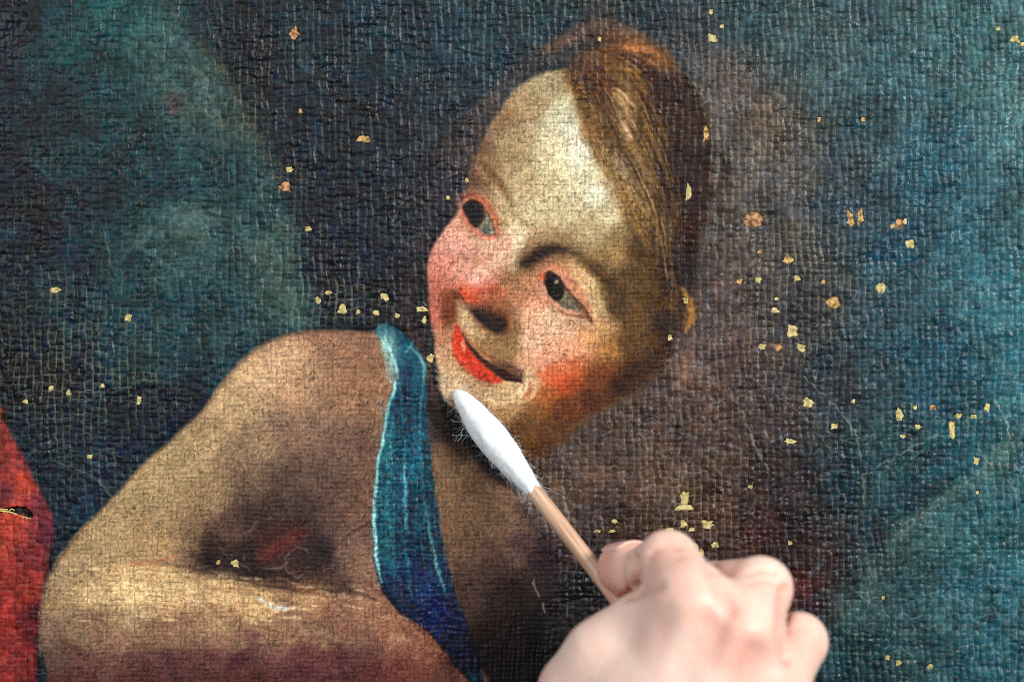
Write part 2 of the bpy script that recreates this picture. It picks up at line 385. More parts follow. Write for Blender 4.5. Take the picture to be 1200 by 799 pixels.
stroke(M([(735,640),(720,690),(680,730)]), [3,5,5], (216,172,128), .7, 2.5)
stroke(M([(690,620),(690,660),(650,720)]), 4, (170,84,50), .55, 2)
stroke(M([(620,700),(560,730),(480,740),(400,720)]), [6,8,8,6], (214,184,142), .5, 4)
stroke([(520,440),(528,462),(545,470)], [8,9,6], (216,190,156), .6, 4)
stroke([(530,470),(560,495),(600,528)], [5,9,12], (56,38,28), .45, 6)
stroke([(634,440),(652,447),(676,440)], [10,18,12], (206,88,54), .35, 9)

# --- hair
HAIR = [(690,80,92,54,26),(720,70,108,70,36),(752,60,140,88,48),(742,95,116,82,40),(702,118,84,50,25),(730,128,150,112,72),(762,118,72,46,22),(792,118,40,27,14),
        (802,160,36,25,15),(762,165,100,72,40),(782,200,62,44,27),(742,180,136,106,66),(722,160,116,84,46),(752,220,122,96,58),(792,250,46,34,22),(772,270,88,66,40),
        (802,310,36,27,21),(798,360,90,62,34),(780,330,58,42,28),(690,100,88,50,24),(700,150,96,64,34),(820,200,38,30,26),(785,390,46,34,26)]
HF = field(HAIR, k=2, eps=8, step=3)
poly([(666,84),(678,66),(700,54),(740,44),(778,58),(800,90),(818,130),(828,172),(828,225),(820,280),(814,320),(816,372),(800,392),(784,372),(778,335),(776,300),
      (770,264),(756,228),(734,196),(712,172),(694,142),(682,112)], HF, 10)
stroke([(820,170),(845,180),(852,200),(838,225)], [10,20,18,8], (38,30,28), .6, 8)
rs = random.Random(4)
GA = catmull([(676,84),(690,120),(706,158),(736,206),(762,258),(777,308),(784,355)], False, 6)
GB = catmull([(722,48),(782,72),(812,125),(826,190),(822,250),(812,320),(812,372)], False, 6)
for i in range(150):
    t = rs.random(); a = rs.uniform(0, .75); b = min(1, a + rs.uniform(.12, .4))
    n = len(GA)
    idx = [int((a + (b - a) * k / 3) * (n - 1)) for k in range(4)]
    dt = rs.uniform(-.06, .06)
    pts = [tuple(GA[j] * (1 - t - dt * k / 3) + GB[j] * (t + dt * k / 3) + np.array([rs.uniform(-1.5, 1.5), rs.uniform(-1.5, 1.5)])) for k, j in enumerate(idx)]
    dark = rs.random() < .40 + .60 * t
    if dark: c = (rs.randint(30, 54), rs.randint(18, 34), rs.randint(8, 16))
    else:
        v = rs.uniform(.65, 1.15) * (1 - .6 * t); c = (165 * v, 122 * v, 70 * v)
    stroke(pts, [1, rs.uniform(1.5, 3.4), rs.uniform(1.2, 3), .8], c, rs.uniform(.25, .6), 1.2, n=3)
stroke([(668,84),(678,112),(686,148),(700,178),(716,204)], [8,10,11,9,5], (108,78,44), .55, 6)
stroke([(770,90),(796,130),(808,180),(806,240),(800,300)], [16,34,34,30,20], (52,31,13), .85, 12)
stroke([(800,90),(820,140),(826,200),(822,260)], [14,18,18,14], (52,32,15), .7, 6)
stroke([(676,80),(688,104),(698,136),(708,160)], [14,22,20,10], (66,40,20), .6, 8)
stroke([(800,290),(804,330),(800,370)], 20, (40,27,16), .6, 8)
for i in range(170):
    t = rs.uniform(0, .62); a = rs.uniform(.12, .7); b = min(1, a + rs.uniform(.10, .28)); n = len(GA)
    pts = [tuple(GA[int((a + (b - a) * k / 3) * (n - 1))] * (1 - t) + GB[int((a + (b - a) * k / 3) * (n - 1))] * t + np.array([rs.uniform(-1, 1), rs.uniform(-1, 1)])) for k in range(4)]
    c = (40, 28, 16) if rs.random() < .45 else rs.choice([(168,128,78),(136,98,54),(120,84,44),(186,146,98)])
    stroke(pts, [.7, rs.uniform(1., 2.2), rs.uniform(1., 2), .6], c, rs.uniform(.25, .55) * (1 - .5 * t), .9, n=2)
H = lambda pts: Z(640, 20, 5.0, pts)
for k in range(16):
    ox, oy = rs.uniform(-22, 34), rs.uniform(-30, 40); q_ = rs.uniform(.6, 1.1)
    stroke(H([(405 + ox, 430 + oy), (450 + ox, 475 + oy * 1.1), (500 + ox, 540 + oy * 1.2)]), [.8, rs.uniform(1.4, 3.4), .8], rs.choice([(214,176,122),(188,146,92),(160,118,68),(226,192,144)]), rs.uniform(.35, .75) * q_, 1.1, n=3)
for k in range(18):
    ox, oy = rs.uniform(-34, 30), rs.uniform(-24, 44); q_ = rs.uniform(.6, 1.1)
    stroke(H([(420 + ox, 560 + oy), (460 + ox, 615 + oy * 1.1), (500 + ox, 690 + oy * 1.2)]), [.8, rs.uniform(1.4, 4), .8], rs.choice([(208,166,120),(182,140,90),(152,112,66),(222,184,148)]), rs.uniform(.35, .75) * q_, 1.1, n=3)
for k in range(90):
    q_ = rs.random(); bx = np.interp(q_, [0, .25, .5, .75, 1], [668, 680, 690, 710, 738]); by = np.interp(q_, [0, .25, .5, .75, 1], [86, 118, 152, 192, 240])
    ox = rs.gauss(-1, 6); L = rs.uniform(14, 34)
    stroke([(bx + ox, by), (bx + ox + L * .25, by + L * .5), (bx + ox + L * .6, by + L)], [.6, rs.uniform(1, 2.2), .6], rs.choice([(132,98,58),(104,72,40),(176,142,96),(84,56,30)]), rs.uniform(.25, .55), .9, n=3)
stroke(H([(340,640),(360,720),(400,790)]), [3,4,3], (62,42,26), .6, 2)
stroke(H([(330,680),(345,740),(365,790)]), [2,3,2], (140,108,64), .6, 1.5)
stroke(H([(470,175),(530,190),(600,195)]), [5,8,4], (184,116,68), .75, 2.5)
stroke(H([(420,290),(480,310),(560,320)]), [3,5,3], (150,106,50), .7, 2)
stroke(H([(470,225),(560,235),(640,220)]), 3, (54,34,18), .6, 2)
stroke(H([(640,230),(690,260),(720,300)]), 8, (120,78,34), .5, 4)
stroke(H([(600,480),(640,430),(700,380)]), 2, (24,17,12), .8, 1.2)
stroke(H([(160,300),(250,250),(380,240)]), [8,10,8], (84,60,44), .6, 5)
stroke(H([(180,330),(200,430),(230,560),(260,680)]), [6,8,8,5], (120,88,54), .5, 4)
for i in range(80):                       # wisps over the temple
    x = rs.uniform(676, 745); y = 130 + (x - 690) * 2.1 + rs.uniform(-22, 22)
    stroke([(x, y), (x + rs.uniform(6, 12), y + 24), (x + rs.uniform(16, 26), y + 52)], [.8, 2, .8], (150, 116, 72) if rs.random() < .5 else (110, 80, 46), .38, 1.2, n=3)
stroke([(800,338),(808,356),(810,372),(804,388)], [5,9,9,4], (178,122,58), .8, 3)
stroke([(796,346),(801,370),(798,390)], 3, (96,58,26), .6, 2)
stroke([(786,420),(794,450),(792,485)], [8,16,8], (136,98,76), .45, 6)
stroke([(798,408),(803,440),(800,470)], [4,7,4], (158,112,82), .5, 3)
stroke([(770,470),(772,520),(765,560)], 14, (112,82,72), .3, 8)
stroke([(838,330),(842,352)], 7, (124,74,56), .5, 4)

# --- body: upper arm, shoulder and forearm
ARM = [(382,400,150,116,96),(335,415,184,150,120),(302,440,190,160,126),(422,408,142,108,88),(350,450,180,146,116),(422,460,154,118,92),(272,480,180,154,118),
       (300,520,146,122,98),(352,515,132,106,90),(402,520,124,98,84),(430,550,126,98,82),(222,540,168,146,112),(182,580,164,142,108),(250,580,150,126,98),
       (300,568,116,96,80),(338,568,102,84,74),(368,556,106,86,76),(402,575,106,82,72),(422,600,122,94,80),(122,630,168,144,110),(82,670,168,144,112),(62,705,152,128,100),
       (182,635,168,140,104),(218,635,134,110,86),(250,646,62,48,44),(286,648,48,38,40),(318,642,84,52,48),(346,632,88,56,52),(342,662,74,52,50),(374,648,46,40,44),
       (402,640,124,98,86),(424,662,134,106,90),(392,676,104,82,72),(102,690,178,154,118),(152,690,216,186,140),(200,692,214,180,134),(258,692,206,172,130),
       (300,712,196,166,124),(362,702,170,134,104),(422,712,154,116,94),(462,742,152,108,88),(502,762,152,102,84),(524,785,124,80,70),(252,732,174,144,112),
       (150,730,170,146,114),(100,742,136,114,92),(70,772,96,78,70),(122,792,104,78,72),(200,782,92,62,64),(282,778,84,42,52),(352,782,90,48,56),(402,772,96,56,60),
       (432,792,100,58,56),(472,792,122,74,66),(302,752,114,80,74),(402,740,142,104,90),(60,740,122,100,84),(340,740,150,116,92),(200,900,70,44,48),(450,900,80,50,48),
       (320,590,78,62,56),(300,610,70,54,52),(270,620,98,76,66),(360,600,80,64,60),(390,610,96,74,68)]
ARM += [(x, 748 + 9 * math.sin(x * .05), 140, 110, 90) for x in range(110, 420, 34)] + [(x, 776 + 8 * math.sin(x * .07), 106, 76 - x * .02, 68) for x in range(80, 430, 34)] + [(x, 798, 88, 56, 55) for x in range(70, 440, 34)]
ARM = [(q[0], q[1], q[2] + 3, q[3] + 1, q[4]) for q in ARM]
AF = field(ARM, k=2, eps=8, step=3)
poly([(452,392),(420,388),(385,386),(350,388),(318,398),(290,414),(262,444),(236,480),(200,514),(165,545),(135,580),(104,610),(76,640),(57,672),(48,705),(46,755),(54,800),(60,1100),
      (640,1100),(580,820),(545,770),(520,740),(490,700),(480,600),(490,500),(480,430)], AF, 3.0)
stroke([(420,390),(350,390),(290,416),(236,482),(165,547),(104,612),(58,672),(47,720)], 3, (92,66,56), .5, 3)
stroke([(190,660),(205,663),(225,665),(262,676),(300,684),(350,692),(410,692),(445,706)], [1.5,2,2.5,3,4,4,4,3], (56,40,38), .55, 3)
stroke([(225,650),(262,664),(300,672),(340,676)], [3,8,10,8], (40,30,32), .6, 5)
poly([(224,652),(262,640),(300,632),(332,618),(362,612),(382,632),(372,658),(392,676),(424,690),(350,692),(300,684),(260,674)], (52,42,41), 14, .38)
stroke([(306,652),(326,640),(350,624)], [8,14,8], (110,56,48), .45, 7)
stroke([(372,662),(392,640),(415,622),(440,608)], [6,3,2.5,2], (64,46,46), .6, 2.5)
stroke([(150,660),(185,658),(205,652)], 3, (170,104,78), .6, 3)
stroke([(120,670),(170,664),(230,674),(300,690),(360,700)], [4,6,6,6,4], (210,172,126), .45, 5)
stroke([(304,700),(320,710),(338,712)], [3,7,5], (198,200,200), .85, 2)
stroke([(240,690),(300,694)], 4, (150,106,76), .5, 3)
stroke([(330,560),(350,600),(372,640)], [26,30,18], (62,50,48), .28, 14)
stroke([(306,652),(326,640),(350,624)], [10,18,10], (116,56,48), .45, 7)
stroke([(430,680),(470,712),(510,745),(545,790)], 4, (104,66,56), .45, 3)
stroke([(296,450),(326,428),(366,414)], [18,26,18], (206,172,138), .45, 15)
stroke([(196,566),(244,512),(288,466)], [18,28,20], (194,162,124), .4, 15)
stroke([(100,700),(180,690),(262,698),(322,712)], [14,24,22,12], (230,198,150), .5, 12)
stroke([(426,470),(428,550),(412,600)], [22,30,20], (110,84,71), .4, 14)
for i in range(210):                       # dry brush marks along the forearm
    x = rs.uniform(70, 470); y = rs.uniform(672, 745) + (x - 250) * .06; L = rs.uniform(8, 26)
    g = rs.choice([(226,200,152),(186,150,110),(156,112,80),(214,182,132),(230,206,164)])
    stroke([(x, y), (x + L / 2, y + rs.uniform(-1, 3)), (x + L, y + L * .12)], [.8, rs.uniform(1.6, 4.5), .8], g, rs.uniform(.3, .65) * (1 if y < 728 else .4), 1.1, n=2)
for i in range(90):
    t = rs.random(); x = 400 - 270 * t + rs.uniform(-10, 50); y = 410 + 200 * t + rs.uniform(10, 60); L = rs.uniform(8, 22)
    g = rs.choice([(190,164,130),(150,122,96),(176,140,110)])
    stroke([(x, y), (x - L / 2, y + L * .35), (x - L, y + L * .8)], [.8, rs.uniform(1.6, 4.5), .8], g, rs.uniform(.2, .45), 1.3, n=2)

# --- ribbon
RIB = [(456,405,92,134,132),(470,400,24,62,84),(480,405,30,78,96),(492,430,40,84,98),(478,440,18,60,84),(470,480,22,66,86),(495,480,22,66,84),(452,520,50,98,108),
       (470,520,26,74,92),(490,540,24,70,88),(448,580,46,94,106),(468,580,24,74,94),(495,600,24,68,86),(450,640,40,86,100),(472,640,20,66,88),(505,640,26,64,82),
       (470,690,14,50,74),(500,690,18,56,88),(520,715,16,46,84),(540,760,14,38,66),(555,790,14,34,54),(485,670,14,50,78),(525,690,20,52,72)]
BF = field(RIB, k=2, eps=7, step=3)
poly([(438,388),(450,405),(459,425),(463,445),(455,470),(447,508),(440,552),(436,602),(437,646),(447,690),(471,717),(504,741),(537,780),(551,806),(570,900),(600,900),
      (568,806),(557,756),(540,712),(524,657),(513,596),(504,525),(500,470),(498,426),(484,402),(468,386),(452,378)], BF, 2.2)
stroke([(447,398),(453,412),(457,430),(459,446)], [8,11,10,6], (146,184,172), .7, 3)
stroke([(450,394),(460,416),(465,436),(464,450),(456,474),(449,510),(442,554),(438.5,600),(440,645),(447,682)], [2,4,4,4,3.5,3.2,3.5,4,4,2], (170,212,206), .9, 1.5)
stroke([(476,412),(481,405),(484,398)], 2.5, (110,170,180), .6, 1.4)
stroke([(482,408),(492,418),(497,432),(496,445)], [2,3,4,2], (120,178,186), .75, 1.6)
stroke([(497,440),(493,475),(492,520),(496,570),(504,625),(516,675),(524,700)], [2,3,3,2.5,4,4,2], (90,140,146), .6, 2)
stroke([(498,600),(508,645),(520,690)], [2,4,2], (130,168,166), .5, 1.6)
stroke([(474,515),(473,555),(475,600),(476,650),(482,700)], [2,5,5,4,2], (70,134,152), .6, 2.2)
stroke([(474,545),(475,590),(474,620)], 2.2, (120,188,204), .6, 1.4)
stroke([(472,430),(470,470),(474,510)], 2.5, (80,120,124), .4, 2)
stroke([(446,470),(462,560),(458,640)], 5, (60,112,122), .35, 4)
stroke([(461,468),(457,540),(456,610),(462,672)], [4,8,8,4], (72,130,142), .5, 4)
stroke([(486,440),(485,520),(489,600),(502,662)], [4,7,6,3], (54,110,126), .5, 3.5)
stroke([(475,560),(476,610)], 3.5, (140,200,212), .5, 2)
stroke([(448,690),(471,718),(504,742),(540,785)], 2.5, (18,18,28), .7, 2)
for i in range(60):
    y = rs.uniform(400, 780); xl = np.interp(y, [390,440,510,600,690,740,800], [448,463,447,437,447,504,551]); xr = np.interp(y, [390,430,525,657,756,800], [472,498,504,524,557,566])
    x = rs.uniform(xl + 3, xr - 3); s = .45 if y > 680 else .05
    stroke([(x, y), (x + s * 12, y + 14), (x + s * 28, y + 30)], [.7, 1.6, .7], rs.choice([(50,104,120),(12,40,62),(90,132,128),(30,84,108)]), .35, 1.1, n=2)
stroke([(552,796),(560,790)], 8, (60,100,110), .4, 3)

# --- region strengths for the surface: skin paint lies smoother than the background
def region(pts, f=8):
    a = np.zeros((HH, WW)); sl, m = poly_mask(pts, f); a[sl] = m; return a
SKIN = np.maximum(region([(672,80),(612,98),(565,165),(545,228),(506,290),(500,340),(512,430),(524,472),(575,500),(622,538),(690,492),(760,450),(786,390),(770,280),(740,220),(705,160)]),
                  region([(440,388),(385,386),(318,398),(262,444),(165,545),(76,640),(48,705),(46,800),(60,1100),(600,1100),(640,760),(650,660),(600,580),(530,490),(470,450)]))
HAIRM = region([(666,84),(700,54),(778,58),(818,130),(828,225),(816,372),(790,392),(768,298),(720,202),(692,140)])
RIBM = region([(438,388),(463,445),(440,552),(437,646),(471,717),(551,806),(568,806),(524,657),(504,525),(498,426),(468,386)], 3)
ROBEM = region([(-300,420),(2,490),(42,566),(64,615),(47,740),(40,1100),(-300,1100)], 3)

IMG = np.clip(IMG, 0, 255)

# ------------------------------------------------------------------ node helpers
def new_mat(name):
    m = bpy.data.materials.new(name); m.use_nodes = True
    nt = m.node_tree; b = nt.nodes["Principled BSDF"]
    return m, nt, b
def node(nt, t, **kw):
    n = nt.nodes.new(t)
    for k, v in kw.items(): setattr(n, k, v)
    return n
def noise_bump(nt, b, scale, strength, dist, coord='Object', detail=4):
    tc = node(nt, 'ShaderNodeTexCoord'); nz = node(nt, 'ShaderNodeTexNoise'); bp = node(nt, 'ShaderNodeBump')
    nz.inputs['Scale'].default_value = scale; nz.inputs['Detail'].default_value = detail
    bp.inputs['Strength'].default_value = strength; bp.inputs['Distance'].default_value = dist
    nt.links.new(tc.outputs[coord], nz.inputs['Vector']); nt.links.new(nz.outputs['Fac'], bp.inputs['Height'])
    nt.links.new(bp.outputs['Normal'], b.inputs['Normal'])
    return nz

# ------------------------------------------------------------------ painting: paint layer with real relief
def link(o, parent=None):
    sc.collection.objects.link(o)
    if parent is not None: o.parent = parent
    return o
def mesh_obj(name, verts, faces, mat, parent=None, smooth=False):
    me = bpy.data.meshes.new(name)
    me.from_pydata([tuple(v) for v in verts], [], [tuple(f) for f in faces])
    me.materials.append(mat)
    if smooth: me.polygons.foreach_set('use_smooth', [True] * len(me.polygons))
    o = bpy.data.objects.new(name, me)
    return link(o, parent)

painting = link(bpy.data.objects.new("oil_painting", None))
painting["label"] = "old cracked oil painting of a smiling curly-haired child with a blue shoulder ribbon"
painting["category"] = "painting"

step = 1.1
xs = np.concatenate([np.arange(X0 + 4, -24, 3.0), np.arange(-24, 1224, step), np.arange(1224, X1 - 4, 3.0)])
ys = np.concatenate([np.arange(Y0 + 4, -24, 3.0), np.arange(-24, 823, step), np.arange(823, Y1 - 4, 3.0)])
X, Y = np.meshgrid(xs, ys)
NX, NY = len(xs), len(ys)
def samp(A):
    fx = X - X0; fy = Y - Y0
    ix = np.clip(fx.astype(int), 0, WW - 2); iy = np.clip(fy.astype(int), 0, HH - 2)
    fx = fx - ix; fy = fy - iy
    if A.ndim == 3: fx = fx[..., None]; fy = fy[..., None]
    return (A[iy, ix] * (1 - fx) + A[iy, ix + 1] * fx) * (1 - fy) + (A[iy + 1, ix] * (1 - fx) + A[iy + 1, ix + 1] * fx) * fy
COL = samp(IMG); skin = samp(SKIN); hairm = samp(HAIRM); ribm = samp(RIBM); robem = samp(ROBEM)
LUM = (COL * [.3, .59, .11]).sum(-1) / 255.0
bgm = np.clip(1 - skin - hairm - ribm - robem, 0, 1)

# cells: columns of cracked paint that follow the threads
cw = 8.4
wx = X + (fbm(X / 40, Y / 60, 21) - .5) * 12 + (vnoise(X / 9, Y / 7, 22) - .5) * 1.8
wy = Y + (fbm(X / 60, Y / 40, 23) - .5) * 12 + (vnoise(X / 7, Y / 9, 24) - .5) * 1.8
u = wx / cw
col = np.floor(u); fu = u - col
ch = 8.8 + 0 * col
v = wy / ch + hsh(col, 0 * col, 32) * .35
row = np.floor(v); fv = v - row
def edge(dist, s): return dist + (1 - s) * 6.0
sl_ = sm(.30, .75, vnoise(col * 7.3, Y / 22, 41) * .75 + .25 * hsh(col, row, 46)); sr_ = sm(.30, .75, vnoise((col + 1) * 7.3, Y / 22, 41) * .75 + .25 * hsh(col + 1, row, 46))
st_ = sm(.30, .80, hsh(col, row, 42)); sb_ = sm(.30, .80, hsh(col, row + 1, 42))
dv = np.minimum(edge(fu * cw, sl_), edge((1 - fu) * cw, sr_))
dh = np.minimum(edge(fv * ch, st_), edge((1 - fv) * ch, sb_))
dcell = np.minimum(dv, dh)
sedge = np.where(fu < .5, sl_, sr_)
# plain weave of the canvas underneath
ww = 5.4
a_ = (X + (fbm(X / 50, Y / 50, 51) - .5) * 9) / ww; b_ = (Y + (fbm(X / 50, Y / 50, 52) - .5) * 9) / ww
par = (np.floor(a_) + np.floor(b_)) % 2
tv = np.abs(np.sin(np.pi * a_)); th = np.abs(np.sin(np.pi * b_))
weave = np.where(par > .5, tv ** .6 * (.55 + .45 * th), th ** .6 * (.55 + .45 * tv))
groove = np.maximum(np.exp(-((np.minimum(a_ % 1, 1 - a_ % 1)) * ww / .55) ** 2) * sm(.38, .75, vnoise(np.round(a_) * 5.1, Y / 9, 53)),
                    np.exp(-((np.minimum(b_ % 1, 1 - b_ % 1)) * ww / .55) ** 2) * sm(.38, .75, vnoise(np.round(b_) * 5.1 + 90, X / 9, 54)))
fine = fbm(X / 2.6, Y / 2.6, 61, 2) - .5
lump = fbm(X / 7, Y / 6, 62, 2) - .5
big = fbm(X / 45, Y / 45, 63, 3) - .5
# wide drying cracks (large polygons) where a mask lets them show
def voro(x, y, s, seed):
    gx_ = np.floor(x / s); gy_ = np.floor(y / s)
    f1 = np.full(x.shape, 1e9); f2 = f1.copy()
    for i in (-1, 0, 1):
        for j in (-1, 0, 1):
            cx = (gx_ + i + .15 + .7 * hsh(gx_ + i, gy_ + j, seed)) * s; cy = (gy_ + j + .15 + .7 * hsh(gx_ + i, gy_ + j, seed + 1)) * s
            d = np.hypot(x - cx, y - cy)
            f2 = np.where(d < f1, f1, np.minimum(f2, d)); f1 = np.minimum(f1, d)
    return f2 - f1
vd = voro(X + (fbm(X / 12, Y / 12, 71) - .5) * 14, Y + (fbm(X / 12, Y / 12, 72) - .5) * 14, 46, 73)
vd2 = voro(X + (fbm(X / 9, Y / 9, 171) - .5) * 9, (Y + (fbm(X / 9, Y / 9, 172) - .5) * 9) * .8, 17, 173)
net = np.exp(-(vd2 / .95) ** 2) * sm(.42, .62, fbm(X / 34, Y / 34, 174)) * sm(.2, .6, vnoise(X / 8, Y / 8, 175))
crk = np.exp(-(vd / 1.5) ** 2) * sm(.50, .66, fbm(X / 40, Y / 40, 74))

# single long cracks and scratches
LONG = [([(620,664),(628,690),(639,717)],1.0),([(854,456),(876,500),(900,552)],.8),([(878,440),(960,500),(1003,522)],.5),([(940,440),(1000,505),(1012,590)],.8),([(1005,560),(1060,530),(1100,508)],.7),
        ([(1165,470),(1178,490),(1182,512)],1.0),([(1144,518),(1152,535),(1160,545)],.9),([(1060,625),(1100,585),(1140,560)],.5),([(1130,620),(1180,690)],.6),([(1185,560),(1196,610)],.8),
        ([(350,70),(370,95),(400,130)],.5),([(120,270),(130,310)],.6),([(60,540),(110,560),(150,600)],.6),([(20,545),(40,530),(60,518)],.7),([(100,470),(160,450),(210,440)],.5),
        ([(1080,330),(1120,350),(1130,380)],.4),([(805,90),(850,130),(900,180)],.4),([(860,95),(900,140),(935,150)],.5),([(540,200),(480,230),(460,260)],.4),
        ([(1000,690),(1040,720),(1060,725)],.6),([(1150,740),(1170,765)],.7),([(760,640),(800,560),(806,540)],.5),([(1035,765),(1050,740)],.5),
        ([(287,655),(289,625),(300,612),(318,606)],.55),([(280,662),(300,667),(330,664),(337,650)],.6),([(336,650),(352,640),(364,652),(356,674),(340,672),(334,660)],.5),([(268,655),(257,640)],.5)]
longm = np.zeros_like(X)
for pts, s in LONG:
    q = catmull(pts, False, 5)
    i0, i1 = np.searchsorted(xs, [q[:, 0].min() - 8, q[:, 0].max() + 8]); j0, j1 = np.searchsorted(ys, [q[:, 1].min() - 8, q[:, 1].max() + 8])
    sl = (slice(j0, j1), slice(i0, i1))
    xx = X[sl] + (vnoise(X[sl] / 6, Y[sl] / 6, 81) - .5) * 5; yy = Y[sl] + (vnoise(X[sl] / 6, Y[sl] / 6, 82) - .5) * 5
    d, _ = seg_dist(xx, yy, q, False)
    longm[sl] = np.maximum(longm[sl], np.exp(-(d / 1.0) ** 2) * s * sm(.15, .5, vnoise(X[sl] / 9, Y[sl] / 9, 83)))

# relief in pixels of the photograph (S metres each)
su = np.sin(np.pi * fu) ** .55; sv = np.sin(np.pi * fv) ** .6
kv = .45 + .55 * np.where(fu < .5, sl_, sr_); kh = .10 + .40 * np.where(fv < .5, st_, sb_)
dome = (1 - kv * (1 - su)) * (1 - kh * (1 - sv)) * (.75 + .5 * hsh(col, row, 43))
rough_reg = bgm * 1.0 + robem * .75 + hairm * .5 + ribm * .4 + skin * .22
leftdark = 1 - .45 * sm(420, 60, X) * sm(500, 250, Y)
hgt = dome * 2.25 * rough_reg * leftdark * (.6 + .8 * fbm(X / 70, Y / 70, 64)) \
    + lump * 1.2 * (rough_reg * .8 + .2) + fine * (.30 * rough_reg + .30) + weave * .42 + big * 1.2 - crk * .5 * rough_reg - groove * skin * .22 + longm * .55 + net * .5 * rough_reg
# paint losses: hollows
LOSS = [  # x, y, w, h, kind (0 pale ground, 1 orange-brown ground, 2 reddish)
 (835,45,11,10,0),(833,14,5,6,0),(846,31,5,4,0),(1170,34,6,5,0),(1189,46,10,8,0),(1198,53,6,5,0),(427,163,17,9,1),(807,225,7,16,0),(828,158,8,14,1),(883,257,26,20,2),(997,257,8,17,1),
 (1008,253,7,16,1),(1054,262,9,11,2),(1066,286,10,11,0),(924,304,14,9,1),(888,328,7,7,0),(934,326,7,7,0),(908,364,8,7,0),(977,355,19,15,1),(1033,337,11,13,0),(929,388,15,17,0),
 (912,407,8,10,2),(893,406,9,7,0),(939,408,10,9,0),(947,472,13,11,0),(978,499,9,7,0),(926,517,11,7,0),(1054,487,9,15,0),(1116,502,9,21,0),(1123,487,7,5,0),(1141,488,7,5,0),(1157,477,8,10,0),
 (1072,477,5,5,0),(1075,500,6,6,0),(1058,511,6,4,0),(1093,477,9,6,2),(1046,265,5,5,1),(450,347,10,8,0),(441,366,7,6,0),(466,370,6,6,0),(494,362,14,6,0),(497,375,5,8,0),(505,420,7,11,0),
 (334,219,13,10,2),(339,199,8,7,0),(361,268,6,6,0),(64,340,13,7,0),(150,372,8,9,0),(163,468,6,9,0),(803,584,12,16,0),(803,594,20,7,0),(801,613,8,8,0),(785,621,10,6,0),
 (829,615,14,9,0),(815,641,9,10,0),(822,648,7,8,0),(838,638,8,7,0),(797,632,7,6,0),(811,620,7,5,0),(373,352,6,8,0),(385,343,6,6,0),(401,362,9,13,0),(547,212,5,5,0),
 (525,232,5,5,0),(703,46,4,5,0),(1012,140,6,5,1),(960,140,5,5,1),(866,330,6,6,1),(1060,260,5,6,0),(720,610,6,5,0),(700,622,8,4,0),(717,622,7,4,0),(880,570,5,5,0),(926,636,5,5,0),
 (345,40,10,14,2),(804,352,6,7,0),(785,395,5,6,0),(1040,770,6,6,0),(1053,776,7,6,0),(1090,780,6,6,0),(1144,540,6,9,0),(1145,577,4,4,0),(890,295,5,5,1),(1000,470,5,5,0),(420,365,5,5,0),
 (276,660,8,8,0),(256,658,5,5,1),(352,130,4,5,1),(120,452,5,6,0),(80,460,6,6,0),(60,455,6,6,0),(105,535,6,6,0),(30,470,6,5,0),(1035,700,4,5,0),(965,330,5,5,1),(910,350,5,4,0)]
rl = random.Random(9)
loss_poly = []
for (lx, ly, lw, lh, kd) in LOSS:
    n = 14; ph = rl.random() * 6.28; pp = []
    for k in range(n):
        an = 2 * math.pi * k / n
        # ragged, squarish along the threads
        r = 1 / max(abs(math.cos(an)), abs(math.sin(an))) ** .6 * (rl.uniform(.72, 1.08) if rl.random() < .85 else rl.uniform(1.2, 1.5))
        pp.append((lx + math.cos(an) * r * lw * .47, ly + math.sin(an) * r * lh * .47))
    loss_poly.append((pp, kd))
hole = np.zeros_like(X)
def in_poly(pp, grow=1.0):
    q = np.array(pp); c = q.mean(0); q = c + (q - c) * grow
    i0, i1 = np.searchsorted(xs, [q[:, 0].min() - 1, q[:, 0].max() + 2]); j0, j1 = np.searchsorted(ys, [q[:, 1].min() - 1, q[:, 1].max() + 2])
    sl = (slice(j0, j1), slice(i0, i1)); x = X[sl]; y = Y[sl]; ins = np.zeros(x.shape, bool)
    for k in range(len(q)):
        a = q[k]; b = q[(k + 1) % len(q)]
        ins ^= ((a[1] > y) != (b[1] > y)) & (x < (b[0] - a[0]) * (y - a[1]) / (b[1] - a[1] + 1e-12) + a[0])
    return sl, ins
for pp, kd in loss_poly:
    sl, ins = in_poly(pp)
    hole[sl] = np.maximum(hole[sl], ins)
TEAR = [(-4,594),(4,596),(12,594),(20,593),(30,594),(35,598),(39,605),(33,607),(25,603),(16,603),(8,600),(-4,600)]
slt, tins = in_poly(TEAR)
tear = np.zeros_like(X); tear[slt] = tins
hgt = hgt - hole * 2.4 - tear * 5.5
PITS = [(962,433,5,7),(846,250,16,3),(905,252,10,3),(640,430,3,3),(875,78,4,4)]
for (qx, qy, qw, qh) in PITS:
    hgt = hgt - 2.2 * np.exp(-(((X - qx) / qw) ** 2 + ((Y - qy) / qh) ** 2))

